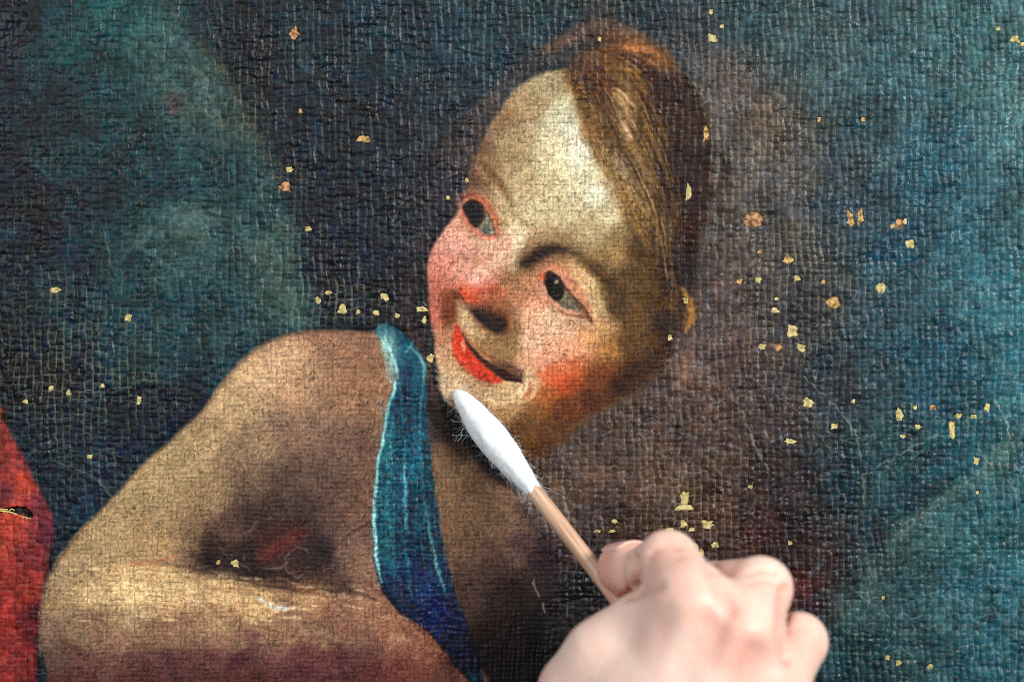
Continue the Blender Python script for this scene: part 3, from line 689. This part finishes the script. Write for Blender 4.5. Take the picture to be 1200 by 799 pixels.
# colour: pigment, brush grain, dirt in the grooves, pale ground and painted glints in the cracks
C = COL * (1 - .16 * bgm * (1 - .35 * sm(850, 1150, X)))[..., None]
grey = C.mean(-1, keepdims=True)
C = C + (grey - C) * (.05 * bgm)[..., None]
Cs = C * ((LUM * 255 / 165.0).clip(.02, 1.6) ** .10)[..., None]
g_ = Cs.mean(-1, keepdims=True)
Cs = g_ + (Cs - g_) * 1.16
C = C * (1 - skin[..., None]) + Cs * skin[..., None]
C = C * (1 + (hsh(np.arange(X.size).reshape(X.shape), 0 * X, 90) - .5)[..., None] * (.20 * skin + .17)[..., None])
C = C * (1 + (fbm(X / 3.2, Y / 3.2, 91, 2) - .5)[..., None] * (.50 * bgm + .42 * skin + .6 * hairm + .6 * ribm + .5 * robem)[..., None])
C = C * (1 + (fbm(X / 26, Y / 34, 92, 3) - .5)[..., None] * (.55 * bgm + .22 * skin + .3 * hairm + .35 * ribm + .5 * robem)[..., None])
tint = (fbm(X / 18, Y / 18, 93, 3) - .5)[..., None]
C = C + tint * np.array([15., 5., -10.]) * (.45 + .55 * bgm)[..., None]
spk = sm(.70, .86, vnoise(X / 1.9, Y / 1.9, 94)) * sm(.4, .6, fbm(X / 22, Y / 22, 95))
C = C * (1 - (spk * (.27 * skin + .25 * hairm))[..., None])
C = C * (1 - (groove * (.27 * skin + .12 * hairm + .10 * ribm) * (.35 + .65 * sm(.05, .35, LUM)))[..., None])
cellv = hsh(col, row, 96) - .5
C = C * (1 + (cellv * .30 * (bgm + robem))[..., None])
# ground showing in the cracks
hot = np.zeros_like(X)
for (hx, hy, hr, s) in [(80,440,110,1.),(60,350,60,.7),(110,540,70,.6),(400,350,45,.9),(290,130,28,.9),(340,215,25,.8),(880,175,50,.8),(860,90,40,.4),(930,300,70,.7),(900,400,70,.6),(790,140,45,.9),
                      (690,70,30,.7),(640,500,60,.5),(810,590,60,.8),(960,330,60,.6),(1060,490,40,.5),(1120,490,40,.4),(20,250,40,.5),(60,170,40,.4),(360,290,40,.4),(1170,100,60,.3),(740,300,40,.3),(270,655,40,.6)]:
    hot = np.maximum(hot, s * np.exp(-(((X - hx) ** 2 + (Y - hy) ** 2) / hr ** 2)))
lineV = np.exp(-(dv / .75) ** 2); lineH = np.exp(-(dh / .75) ** 2)
line = np.maximum(np.exp(-(np.minimum(fu, 1 - fu) * cw / .7) ** 2), np.exp(-(np.minimum(fv, 1 - fv) * ch / .65) ** 2) * .8)
prob = sm(.50, .72, vnoise(X / 6.5, Y / 6.5, 97) + .38 * hot - .06)
amt = line * prob * (.10 + .48 * hot) * (bgm + .55 * hairm + .5 * robem + .35 * skin * hot)
ground = np.array([176., 160., 108.])
C = C * (1 - amt[..., None]) + ground * amt[..., None]
# glints along the crack lips, painted in as pale lines
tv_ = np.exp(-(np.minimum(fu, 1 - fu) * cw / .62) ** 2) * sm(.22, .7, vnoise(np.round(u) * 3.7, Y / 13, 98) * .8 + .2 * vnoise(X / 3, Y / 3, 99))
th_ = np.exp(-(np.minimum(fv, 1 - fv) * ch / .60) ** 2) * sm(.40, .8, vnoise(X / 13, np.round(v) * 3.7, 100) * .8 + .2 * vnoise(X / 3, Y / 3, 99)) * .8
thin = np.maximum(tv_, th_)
lip_glint = thin * .56 * (.35 + .9 * sm(.3, .75, fbm(X / 16, Y / 16, 102))) * (bgm + .45 * robem + .25 * hairm) * (.30 + .70 * sm(100, 700, X + Y * .3))
lip_glint_col = C * .55 + np.array([74., 90., 96.]) * (.7 + .5 * vnoise(X / 30, Y / 30, 101))[..., None]
C = C * (1 - lip_glint[..., None]) + lip_glint_col * lip_glint[..., None]
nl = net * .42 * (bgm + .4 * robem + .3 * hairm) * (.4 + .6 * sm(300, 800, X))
C = C * (1 - nl[..., None]) + lip_glint_col * 1.25 * nl[..., None]
cl = longm * .62
C = C * (1 - cl[..., None]) + np.array([176., 172., 150.]) * cl[..., None]
ck = crk * .4 * (1 - skin)
C = C * (1 - ck[..., None]) + (C * .35) * ck[..., None]
C = np.where((tear > .5)[..., None], np.array([16., 13., 10.]), C)
C = np.where((hole > .5)[..., None], np.array([150., 124., 70.]), C)
LIN = lin(np.clip(C, 0, 255))
ll = (LIN * [.3, .5, .2]).sum(-1, keepdims=True) + 1e-4
wsub = (.62 + .38 * np.maximum(bgm, ribm))[..., None]
LIN = np.clip((LIN * np.clip(1 - .016 / ll, .22, 1) * (1 - wsub) + np.clip(LIN - .015, .001, 1) * wsub) / 1.12, .0012, .92)

Zm = hgt * S
zmean = Zm.mean()
Zm = Zm - zmean
co = np.empty((NY * NX, 3), np.float32)
co[:, 0] = ((X - IW / 2) * S).ravel(); co[:, 1] = ((IH / 2 - Y) * S).ravel(); co[:, 2] = Zm.ravel()
idx = np.arange(NY * NX).reshape(NY, NX)
quads = np.stack([idx[1:, :-1], idx[1:, 1:], idx[:-1, 1:], idx[:-1, :-1]], -1).reshape(-1, 4).astype(np.int32)
def big_mesh(name, co, quads, cols=None, smooth=True):
    me = bpy.data.meshes.new(name)
    me.vertices.add(len(co)); me.vertices.foreach_set('co', np.asarray(co, np.float32).ravel())
    nq = len(quads)
    me.loops.add(nq * 4); me.loops.foreach_set('vertex_index', quads.ravel())
    me.polygons.add(nq); me.polygons.foreach_set('loop_start', np.arange(0, nq * 4, 4, dtype=np.int32))
    try: me.polygons.foreach_set('loop_total', np.full(nq, 4, np.int32))
    except Exception: pass
    me.update(calc_edges=True)
    if smooth: me.polygons.foreach_set('use_smooth', np.ones(nq, bool))
    if cols is not None:
        at = me.color_attributes.new("pigment", 'FLOAT_COLOR', 'POINT')
        c4 = np.ones((len(co), 4), np.float32); c4[:, :3] = cols
        at.data.foreach_set('color', c4.ravel())
    return me
m_paint, nt, b = new_mat("oil_paint")
at = node(nt, 'ShaderNodeAttribute'); at.attribute_name = "pigment"
nt.links.new(at.outputs['Color'], b.inputs['Base Color'])
b.inputs['Roughness'].default_value = .42
b.inputs['Specular IOR Level'].default_value = .26
nz = noise_bump(nt, b, 2600, .25, .0002)
mr = node(nt, 'ShaderNodeMapRange'); mr.inputs[1].default_value = .3; mr.inputs[2].default_value = .7; mr.inputs[3].default_value = .32; mr.inputs[4].default_value = .58
nz2 = node(nt, 'ShaderNodeTexNoise'); nz2.inputs['Scale'].default_value = 120
tc2 = node(nt, 'ShaderNodeTexCoord'); nt.links.new(tc2.outputs['Object'], nz2.inputs['Vector'])
nt.links.new(nz2.outputs['Fac'], mr.inputs[0]); nt.links.new(mr.outputs[0], b.inputs['Roughness'])
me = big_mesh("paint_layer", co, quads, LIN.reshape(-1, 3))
me.materials.append(m_paint)
paint = link(bpy.data.objects.new("paint_layer", me), painting)
paint["label"] = "cracked varnished paint showing the child, the ribbon and dark blue wings"

def height_at(px, py):
    i = min(max(int(np.searchsorted(xs, px)), 0), NX - 1); j = min(max(int(np.searchsorted(ys, py)), 0), NY - 1)
    return float(Zm[j, i])

# the lining canvas the paint sits on
m_lin, nt, b = new_mat("linen")
b.inputs['Base Color'].default_value = (*lin((150, 128, 92)), 1); b.inputs['Roughness'].default_value = .9
noise_bump(nt, b, 900, .4, .0003)
cx0, cx1 = (xs[0] - IW / 2) * S, (xs[-1] - IW / 2) * S; cy0, cy1 = (IH / 2 - ys[-1]) * S, (IH / 2 - ys[0]) * S
def box(x0, x1, y0, y1, z0, z1):
    v = [(x, y, z) for z in (z0, z1) for y in (y0, y1) for x in (x0, x1)]
    return v, [(0, 2, 3, 1), (4, 5, 7, 6), (0, 1, 5, 4), (2, 6, 7, 3), (0, 4, 6, 2), (1, 3, 7, 5)]
v, f = box(cx0, cx1, cy0, cy1, -.0040, -.0019)
mesh_obj("lining_canvas", v, f, m_lin, painting)

# exposed ground in each loss
def ground_mat(name, c1, c2):
    m, nt, b = new_mat(name)
    tc = node(nt, 'ShaderNodeTexCoord'); nz = node(nt, 'ShaderNodeTexNoise'); nz.inputs['Scale'].default_value = 900; nz.inputs['Detail'].default_value = 3
    r = node(nt, 'ShaderNodeValToRGB'); r.color_ramp.elements[0].position = .36; r.color_ramp.elements[1].position = .62
    r.color_ramp.elements[0].color = (*lin(c1), 1); r.color_ramp.elements[1].color = (*lin(c2), 1)
    nt.links.new(tc.outputs['Object'], nz.inputs['Vector']); nt.links.new(nz.outputs['Fac'], r.inputs[0]); nt.links.new(r.outputs[0], b.inputs['Base Color'])
    b.inputs['Roughness'].default_value = .85; b.inputs['Specular IOR Level'].default_value = .2
    bp = node(nt, 'ShaderNodeBump'); bp.inputs['Strength'].default_value = .6; bp.inputs['Distance'].default_value = .0002
    nt.links.new(nz.outputs['Fac'], bp.inputs['Height']); nt.links.new(bp.outputs['Normal'], b.inputs['Normal'])
    return m
GM = [ground_mat("pale_ground", (146, 130, 82), (204, 190, 132)), ground_mat("ochre_ground", (112, 84, 50), (206, 172, 112)), ground_mat("rust_ground", (96, 66, 44), (196, 150, 106))]
for (pp, kd) in loss_poly:
    q = np.array(pp); c = q.mean(0); q = c + (q - c) * 1.06
    sl, ins = in_poly(pp, .9)
    base = float(np.median(Zm[sl])) if Zm[sl].size else -.0003
    n = len(q); vs = []
    for k in range(n): vs.append(((q[k][0] - IW / 2) * S, (IH / 2 - q[k][1]) * S, base - .0009))
    for k in range(n): vs.append(((q[k][0] - IW / 2) * S, (IH / 2 - q[k][1]) * S, base + rl.uniform(.00004, .00018)))
    vs.append(((c[0] - IW / 2) * S, (IH / 2 - c[1]) * S, base + .00012))
    fs = [(2 * n, n + (k + 1) % n, n + k)[::-1] for k in range(n)] + [(k, (k + 1) % n, n + (k + 1) % n, n + k)[::-1] for k in range(n)]
    fs = [tuple(reversed(t)) for t in fs] if False else fs
    mesh_obj("paint_loss", vs, fs, GM[kd], painting)

# frayed threads in the tear
m_thr, nt, b = new_mat("linen_thread"); b.inputs['Base Color'].default_value = (*lin((206, 186, 112)), 1); b.inputs['Roughness'].default_value = .8
def tube(pts, rad, sides=6, cap=True):
    """pts list of Vector, rad number or list"""
    vs = []; fs = []
    n = len(pts)
    rads = rad if hasattr(rad, '__len__') else [rad] * n
    up = Vector((0.13, 0.31, 0.94))
    for i, p in enumerate(pts):
        t = (pts[min(i + 1, n - 1)] - pts[max(i - 1, 0)]).normalized()
        a = t.cross(up); 
        if a.length < 1e-4: a = t.cross(Vector((1, 0, 0)))
        a.normalize(); bb = t.cross(a)
        for k in range(sides):
            an = 2 * math.pi * k / sides
            vs.append(p + (a * math.cos(an) + bb * math.sin(an)) * rads[i])
    for i in range(n - 1):
        for k in range(sides):
            k2 = (k + 1) % sides
            fs.append((i * sides + k, i * sides + k2, (i + 1) * sides + k2, (i + 1) * sides + k))
    if cap:
        fs.append(tuple(range(sides))[::-1]); fs.append(tuple((n - 1) * sides + k for k in range(sides)))
    return vs, fs
for (pts, r) in [([(-3,598),(5,599),(12,600),(18,602),(24,605)],1.0),([(-3,595),(4,597),(9,596.5)],.9),([(10,600),(13,596),(17,598)],.7),([(24,605),(30,606),(36,607.5)],.6),
                 ([(4,599),(6,602.5)],.5),([(19,603),(20,607)],.5),([(26,604),(27,608)],.45),([(31,605),(31,608)],.45)]:
    q = [Vector(((p[0] - IW / 2) * S, (IH / 2 - p[1]) * S, .00005 + .0001 * math.sin(k * 2.3))) for k, p in enumerate(catmull(pts, False, 3))]
    vs, fs = tube(q, r * S, 5)
    mesh_obj("torn_thread", vs, fs, m_thr, painting, True)

# ------------------------------------------------------------------ cotton swab
swab = link(bpy.data.objects.new("cotton_swab", None))
swab["label"] = "long wooden cotton swab with white fuzzy tip touching the painted chin"
swab["category"] = "cotton swab"
A0 = P(533, 457, .0007)                      # the very tip
ang = math.radians(23)
B0 = P(628, 575, 0)
d2 = Vector((B0.x - A0.x, B0.y - A0.y, 0)); Lxy = d2.length; d2.normalize()
ax = Vector((d2.x * math.cos(ang), d2.y * math.cos(ang), math.sin(ang)))
# tune the planar heading so that the stick is seen running to (705, 672)
def along(s): return A0 + ax * s
def frame(t):
    a = t.cross(Vector((0, 0, 1))).normalized(); return a, a.cross(t)
fa, fb = frame(ax)
m_cot, nt, b = new_mat("cotton_wool")
b.inputs['Base Color'].default_value = (.80, .84, .85, 1); b.inputs['Roughness'].default_value = .95; b.inputs['Specular IOR Level'].default_value = .1
b.inputs['Subsurface Weight'].default_value = .25; b.inputs['Subsurface Radius'].default_value = (.002, .002, .002); b.inputs['Subsurface Scale'].default_value = 1
nz = noise_bump(nt, b, 700, .35, .0006, detail=6)
Lc = (B0 - A0).length / math.cos(ang) * .985
prof = [(0,.25),(.012,.9),(.03,1.45),(.07,2.15),(.13,2.85),(.22,3.55),(.34,4.15),(.46,4.45),(.58,4.35),(.68,3.95),(.78,3.4),(.87,2.85),(.94,2.45),(1.0,2.15),(1.05,1.95)]
ns = 40; npz = 70
vs = []; fs = []
rr = np.random.RandomState(3)
ts = np.linspace(0, 1.05, npz)
ts = ts ** 1.15 * 1.05 ** (1 - 1.15)
rad = np.interp(ts, [p[0] for p in prof], [p[1] for p in prof])
for i, t in enumerate(ts):
    for k in range(ns):
        an = 2 * math.pi * k / ns
        g = float(fbm(np.array([math.cos(an) * 2.2 + t * 3.0]), np.array([math.sin(an) * 2.2 + t * 9.0]), 301, 3)[0]) - .5
        tw = float(vnoise(np.array([an * 3.2 + t * 9]), np.array([t * 5.]), 305)[0]) - .5
        r = rad[i] * (1 + .16 * g + .05 * tw) * .001 * .93
        vs.append(along(t * Lc) + (fa * math.cos(an) + fb * math.sin(an)) * r)
for i in range(npz - 1):
    for k in range(ns):
        k2 = (k + 1) % ns
        fs.append((i * ns + k, (i + 1) * ns + k, (i + 1) * ns + k2, i * ns + k2))
fs.append(tuple(range(ns)))
cot = mesh_obj("cotton_tip", vs, fs, m_cot, swab, True)
# loose fibres
rf = random.Random(12)
fv_, ff_ = [], []
def add_fibre(pts, r):
    o = len(fv_); a, c = tube(pts, r, 3, False)
    fv_.extend(a); ff_.extend([tuple(o + q for q in t) for t in c])
for i in range(900):
    t = rf.uniform(.02, 1.02); an = rf.uniform(0, 6.283)
    r = float(np.interp(t, [p[0] for p in prof], [p[1] for p in prof])) * .001 * .92
    n_ = fa * math.cos(an) + fb * math.sin(an); tg = n_.cross(ax)
    p = along(t * Lc) + n_ * r * .97
    dr = (ax * rf.uniform(-.6, 1) + tg * rf.uniform(-.7, .7)).normalized()
    L = rf.uniform(.002, .0042); lift = rf.uniform(.0, .30) ** 2 * 2.4
    pts = []
    cur = Vector((rf.uniform(-1, 1), rf.uniform(-1, 1), rf.uniform(-1, 1))) * .22
    for k in range(6):
        q = k / 5
        pts.append(p + dr * L * q + n_ * (L * lift * q * (1 - .45 * q)) + cur * L * q * q)
    add_fibre(pts, .000014)
def wisp(base, dirs, L, r=.00003, curl=.5):
    pts = [base]; d = dirs.normalized()
    for k in range(9):
        d = (d + Vector((rf.uniform(-1, 1), rf.uniform(-1, 1), rf.uniform(-.6, .6))) * curl * .35).normalized()
        pts.append(pts[-1] + d * L / 9)
    add_fibre(pts, r)
for i in range(14):                                     # wisps trailing where cotton meets wood
    t = rf.uniform(.82, 1.04); an = rf.uniform(0, 6.28)
    n_ = fa * math.cos(an) + fb * math.sin(an)
    wisp(along(t * Lc) + n_ * .0022, ax * rf.uniform(.5, 1.4) + fa * rf.uniform(-.9, .6) + n_ * .5, rf.uniform(.004, .010), .000014, .5)
for i in range(7):                                     # a pulled tuft on the shadow side
    t = rf.uniform(.22, .36)
    wisp(along(t * Lc) + fa * .0036, fa * .9 + ax * rf.uniform(-.6, .6) + Vector((0, 0, rf.uniform(-.3, .2))), rf.uniform(.003, .006), .00003, 1.3)
m_fib, nt, b = new_mat("cotton_fibre"); b.inputs['Base Color'].default_value = (.86, .9, .92, 1); b.inputs['Roughness'].default_value = .7
fo = mesh_obj("cotton_fibre", fv_, ff_, m_fib, cot); fo["kind"] = "stuff"
# stick
m_wood, nt, b = new_mat("birch_wood")
tc = node(nt, 'ShaderNodeTexCoord'); mp = node(nt, 'ShaderNodeMapping'); nz = node(nt, 'ShaderNodeTexNoise'); r = node(nt, 'ShaderNodeValToRGB')
mp.inputs['Scale'].default_value = (1600, 1600, 60); nz.inputs['Scale'].default_value = 1.0; nz.inputs['Detail'].default_value = 4
r.color_ramp.elements[0].position = .3; r.color_ramp.elements[1].position = .72
r.color_ramp.elements[0].color = (*lin((172, 128, 98)), 1); r.color_ramp.elements[1].color = (*lin((226, 192, 164)), 1)
nt.links.new(tc.outputs['Object'], mp.inputs['Vector']); nt.links.new(mp.outputs[0], nz.inputs['Vector']); nt.links.new(nz.outputs['Fac'], r.inputs[0]); nt.links.new(r.outputs[0], b.inputs['Base Color'])
b.inputs['Roughness'].default_value = .5; b.inputs['Specular IOR Level'].default_value = .35
bp = node(nt, 'ShaderNodeBump'); bp.inputs['Strength'].default_value = .3; bp.inputs['Distance'].default_value = .0001
nt.links.new(nz.outputs['Fac'], bp.inputs['Height']); nt.links.new(bp.outputs['Normal'], b.inputs['Normal'])
Ls = .092                                              # length from cotton to the butt end
vs, fs = tube([Vector((0, 0, z)) for z in np.linspace(0, Ls, 24)], [.0020 + .00002 * k + .00006 * math.sin(k * .7) for k in range(24)], 20)
stick = mesh_obj("stick", vs, fs, m_wood, swab, True)
stick.matrix_local = Matrix.Translation(along(Lc * .80)) @ ax.to_track_quat('Z', 'Y').to_matrix().to_4x4()

# ------------------------------------------------------------------ hand (one continuous skin)
mm = .001
def J(px, py, z, r): p = P(px, py, z * mm); return np.array([p.x, p.y, p.z, r * mm])
def rcone(Pg, a, b):
    ba = b[:3] - a[:3]; L = (ba ** 2).sum() + 1e-12
    t = np.clip(((Pg - a[:3]) @ ba) / L, 0, 1)
    return np.sqrt(((Pg - a[:3] - t[..., None] * ba) ** 2).sum(-1)) - (a[3] + (b[3] - a[3]) * t)
def smin(a, b, k):
    h = np.clip(.5 + .5 * (b - a) / k, 0, 1)
    return b + (a - b) * h - k * h * (1 - h)
def chain(Pg, js, k):
    d = None
    for a, b in zip(js[:-1], js[1:]):
        e = rcone(Pg, a, b); d = e if d is None else smin(d, e, k)
    return d
wrist_a = J(720, 1030, 66, 17); wrist_b = J(800, 1035, 64, 16)
FING = {
 'index':  [J(810, 708, 68, 9.0), J(783, 657, 55, 7.2), J(764, 667, 45, 6.7), J(731, 666, 32.5, 6.6)],
 'middle': [J(868, 742, 70, 9.4), J(891, 690, 58, 7.6), J(838, 690, 44, 6.6), J(800, 702, 37, 6.0)],
 'ring':   [J(902, 800, 65, 8.8), J(935, 752, 54, 7.0), J(890, 752, 41, 6.2), J(850, 752, 35, 5.7)],
 'little': [J(912, 868, 58, 7.8), J(938, 836, 46, 6.0), J(900, 822, 36, 5.3), J(866, 812, 31, 4.9)],
 'thumb':  [J(696, 900, 58, 12.5), J(684, 812, 50, 9.6), J(722, 752, 34, 7.6), J(746, 726, 23, 6.4)]}
STR = np.array
def hand_sdf(Pg):
    palm = None
    for nm, s in (('index', 1.0), ('middle', 1.0), ('ring', 1.0), ('little', 1.0)):
        mcp = FING[nm][0]; wr = wrist_a * (1 - .3 * ['index','middle','ring','little'].index(nm)) + wrist_b * (.3 * ['index','middle','ring','little'].index(nm))
        e = rcone(Pg, mcp, wr); palm = e if palm is None else smin(palm, e, 9 * mm)
    palm = smin(palm, rcone(Pg, J(760, 800, 56, 12), J(760, 960, 56, 15)), 8 * mm)       # palm flesh
    palm = smin(palm, rcone(Pg, J(730, 800, 60, 9), J(720, 930, 60, 14)), 10 * mm)      # web to the thumb
    palm = smin(palm, rcone(Pg, wrist_a, J(700, 1420, 70, 27)), 12 * mm)
    palm = smin(palm, rcone(Pg, wrist_b, J(800, 1420, 68, 26)), 12 * mm)
    palm = smin(palm, rcone(Pg, J(800, 712, 66, 8), J(752, 738, 58, 7.5)), 5 * mm)       # fold between thumb and index
    palm = smin(palm, rcone(Pg, J(752, 738, 58, 7.5), J(706, 770, 56, 8)), 6 * mm)
    palm = smin(palm, rcone(Pg, J(706, 770, 56, 8), J(680, 812, 54, 9.5)), 6 * mm)
    f = None
    for nm in ('index', 'middle', 'ring', 'little'):
        e = rcone(Pg, FING[nm][0], FING[nm][1]); f = e if f is None else smin(f, e, 1.0 * mm)
    d = smin(palm, f, 2.8 * mm)
    f = None
    for nm in ('index', 'middle', 'ring', 'little'):
        k = FING[nm]
        e = smin(rcone(Pg, k[1], k[2]), rcone(Pg, k[2], k[3]) if nm != 'index' else rcone(Pg, k[3] + (k[2] - k[3]) * .35, k[3]), .8 * mm)
        f = e if f is None else smin(f, e, .6 * mm)
    d = smin(d, f, 1.1 * mm)
    th = chain(Pg, FING['thumb'], 4 * mm)
    d = smin(d, th, 3.5 * mm)
    # tendons over the back of the hand
    for nm in ('index', 'middle', 'ring'):
        a = FING[nm][0].copy(); a[2] += 7.2 * mm; a[3] = 2.2 * mm
        bq = (wrist_a + wrist_b) / 2; bq = bq.copy(); bq[2] += 13 * mm; bq[3] = 1.5 * mm
        d = smin(d, rcone(Pg, a, bq), 6 * mm)
    return d
allj = np.array([j for js in FING.values() for j in js] + [wrist_a, wrist_b, J(700, 1420, 70, 28), J(800, 1420, 68, 27)])
lo = (allj[:, :3] - allj[:, 3:4]).min(0) - .004; hi = (allj[:, :3] + allj[:, 3:4]).max(0) + .004
hs = .0010
dims = np.ceil((hi - lo) / hs).astype(int) + 1
g = np.stack(np.meshgrid(*[lo[i] + hs * np.arange(dims[i]) for i in range(3)], indexing='ij'), -1)
SD = np.concatenate([hand_sdf(g[i:i + 20]) for i in range(0, dims[0], 20)], 0)
def surface_nets(F, lo, h):
    s = F < 0
    n = np.array(F.shape) - 1
    acc = np.zeros(tuple(n) + (3,)); cnt = np.zeros(tuple(n))
    corners = [(i, j, k) for i in (0, 1) for j in (0, 1) for k in (0, 1)]
    def cs(c): return tuple(slice(c[i], c[i] + n[i]) for i in range(3))
    for c in corners:
        for axx in range(3):
            if c[axx] == 0:
                c2 = list(c); c2[axx] = 1
                A = F[cs(c)]; B = F[cs(c2)]
                m = (A < 0) != (B < 0)
                t = np.where(m, A / np.where(m, A - B, 1), 0)
                for q in range(3):
                    acc[..., q] += np.where(m, c[q] + (t if q == axx else 0), 0)
                cnt += m
    act = cnt > 0
    ids = np.full(tuple(n), -1); ids[act] = np.arange(act.sum())
    base = np.argwhere(act)
    verts = lo + (base + acc[act] / cnt[act][:, None]) * h
    quads = []
    for axx in range(3):
        b1, b2 = (axx + 1) % 3, (axx + 2) % 3
        A = np.take(s, range(0, s.shape[axx] - 1), axx); B = np.take(s, range(1, s.shape[axx]), axx)
        for flip, m in ((False, A & ~B), (True, ~A & B)):
            e = np.argwhere(m)
            e = e[(e[:, b1] > 0) & (e[:, b2] > 0) & (e[:, b1] < n[b1]) & (e[:, b2] < n[b2])]
            def at(o1, o2):
                q = e.copy(); q[:, b1] -= o1; q[:, b2] -= o2
                return ids[q[:, 0], q[:, 1], q[:, 2]]
            Q = np.stack([at(1, 1), at(0, 1), at(0, 0), at(1, 0)], -1)
            quads.append(Q[:, ::-1] if flip else Q)
    return verts, np.concatenate(quads).astype(np.int32)
hv, hq = surface_nets(SD, lo, hs)
# folds of skin, knuckle wrinkles and the hollow between the tendons
fz = (D - hv[:, 2]) / D
hpx = hv[:, 0] / (S * fz) + IW / 2; hpy = IH / 2 - hv[:, 1] / (S * fz)
gi = np.clip(np.round((hv - lo) / hs).astype(int), 1, np.array(SD.shape) - 2)
gr = np.stack([SD[gi[:, 0] + 1, gi[:, 1], gi[:, 2]] - SD[gi[:, 0] - 1, gi[:, 1], gi[:, 2]], SD[gi[:, 0], gi[:, 1] + 1, gi[:, 2]] - SD[gi[:, 0], gi[:, 1] - 1, gi[:, 2]],
               SD[gi[:, 0], gi[:, 1], gi[:, 2] + 1] - SD[gi[:, 0], gi[:, 1], gi[:, 2] - 1]], -1)
gr /= np.linalg.norm(gr, axis=1)[:, None] + 1e-9
fold = np.zeros(len(hv))
for pts, dep, wd in [([(734, 699), (752, 694), (772, 687)], 1.1, 6), ([(741, 652), (743, 670), (742, 692)], 2.2, 5), ([(830, 664), (846, 692), (856, 714)], 1.5, 8), ([(920, 690), (916, 738), (924, 772)], 2.4, 6),
                     ([(762, 646), (778, 640), (794, 642)], .9, 3.2), ([(760, 655), (778, 650), (796, 652)], .8, 3.2), ([(876, 672), (892, 667), (908, 670)], .9, 3.2), ([(878, 682), (894, 678), (910, 682)], .8, 3.2),
                     ([(832, 735), (815, 770), (800, 830)], 1.6, 20), ([(884, 765), (862, 810), (845, 860)], 1.4, 18), ([(930, 738), (946, 736)], .4, 3)]:
    dd, _ = seg_dist(hpx, hpy, catmull(pts, False, 4), False)
    fold = np.maximum(fold, 0) + dep * mm * np.exp(-(dd / wd) ** 2) * (gr[:, 2] > .05)
hv = hv - gr * fold[:, None]
# skin tone: pinker at knuckles, fingertips and joints
base = np.array(lin((245, 213, 197))); red = np.array(lin((222, 150, 130))); tipc = np.array(lin((216, 104, 80)))
tone = np.repeat(base[None], len(hv), 0)
def blush(c, r, colr, s):
    global tone
    wg = (s * np.exp(-(((hv - c[:3]) ** 2).sum(-1)) / r ** 2))[:, None]
    tone = tone * (1 - wg) + colr * wg
for nm, js in FING.items():
    blush(js[1] + np.array([0, 0, js[1][3], 0]), .009, red, .45)
    blush(js[0] + np.array([0, 0, js[0][3], 0]), .010, red, .40 if nm != 'thumb' else .15)
    blush(js[3], .0085, tipc, .85 if nm != 'thumb' else .2); blush(js[2], .006, red, .4 if nm != 'thumb' else .1)
nzv = (fbm(hv[:, 0] / .006 + 50, hv[:, 1] / .006 + hv[:, 2] / .009 + 50, 401, 3) - .5)
tone = np.clip(tone * (1 + nzv[:, None] * np.array([.14, .36, .38])), 0, 1)
vein = np.exp(-((hv[:, 0] - P(800, 0, .07).x + (hv[:, 1] - P(0, 760, .07).y) * .35 + nzv * .004) / .0022) ** 2) * (hv[:, 1] < P(0, 700, .07).y)
fw = np.clip(fold / .002, 0, 1)[:, None] * .35
tone = tone * (1 - fw) + red * .8 * fw
tone = tone * (1 - .16 * vein[:, None] * np.array([1., .35, .3]))
hme = big_mesh("hand", hv, hq, tone)
m_skin, nt, b = new_mat("skin")
at = node(nt, 'ShaderNodeAttribute'); at.attribute_name = "pigment"; nt.links.new(at.outputs['Color'], b.inputs['Base Color'])
b.inputs['Roughness'].default_value = .46; b.inputs['Specular IOR Level'].default_value = .4
b.inputs['Subsurface Weight'].default_value = .35; b.inputs['Subsurface Radius'].default_value = (.0036, .0013, .0007); b.inputs['Subsurface Scale'].default_value = 1.0
noise_bump(nt, b, 420, .25, .0004, detail=5)
hme.materials.append(m_skin)
hand = link(bpy.data.objects.new("person", hme))
hand["label"] = "pale bare right hand gripping the swab stick above the painting"
hand["category"] = "hand"
# fingernails
m_nail, nt, b = new_mat("fingernail"); b.inputs['Base Color'].default_value = (*lin((236, 190, 176)), 1); b.inputs['Roughness'].default_value = .25
def nail(nm, up):
    a = Vector(FING[nm][2][:3]); t = Vector(FING[nm][3][:3]); r = FING[nm][3][3]
    d = (t - a).normalized(); upv = Vector(up); upv = (upv - d * upv.dot(d)).normalized(); sd = d.cross(upv)
    vs = []; nu, nv = 9, 8
    for lay in (0, -.0005):
        for i in range(nu):
            for j in range(nv):
                u_ = i / (nu - 1); th = (j / (nv - 1) - .5) * 1.9 * (1 - .25 * abs(2 * u_ - 1) ** 3)
                rr_ = (r + .00035 + lay) * (1 - .10 * u_ * u_)
                vs.append(t + d * (-.006 + u_ * .0105) + (upv * math.cos(th) + sd * math.sin(th)) * rr_)
    fs = []; n = nu * nv
    for i in range(nu - 1):
        for j in range(nv - 1):
            q = (i * nv + j, i * nv + j + 1, (i + 1) * nv + j + 1, (i + 1) * nv + j)
            fs.append(q); fs.append(tuple(n + t_ for t_ in q[::-1]))
    ring = [i * nv for i in range(nu)] + [(nu - 1) * nv + j for j in range(1, nv)] + [i * nv + nv - 1 for i in range(nu - 2, -1, -1)] + [j for j in range(nv - 2, 0, -1)]
    for k in range(len(ring)):
        a_, b2 = ring[k], ring[(k + 1) % len(ring)]
        fs.append((a_, b2, n + b2, n + a_))
    mesh_obj("fingernail", vs, fs, m_nail, hand, True)
nail('index', (.15, 1.0, .1)); nail('middle', (0, .8, -.5)); nail('ring', (0, .8, -.5)); nail('little', (0, .8, -.5)); nail('thumb', (-1, -.2, .2))
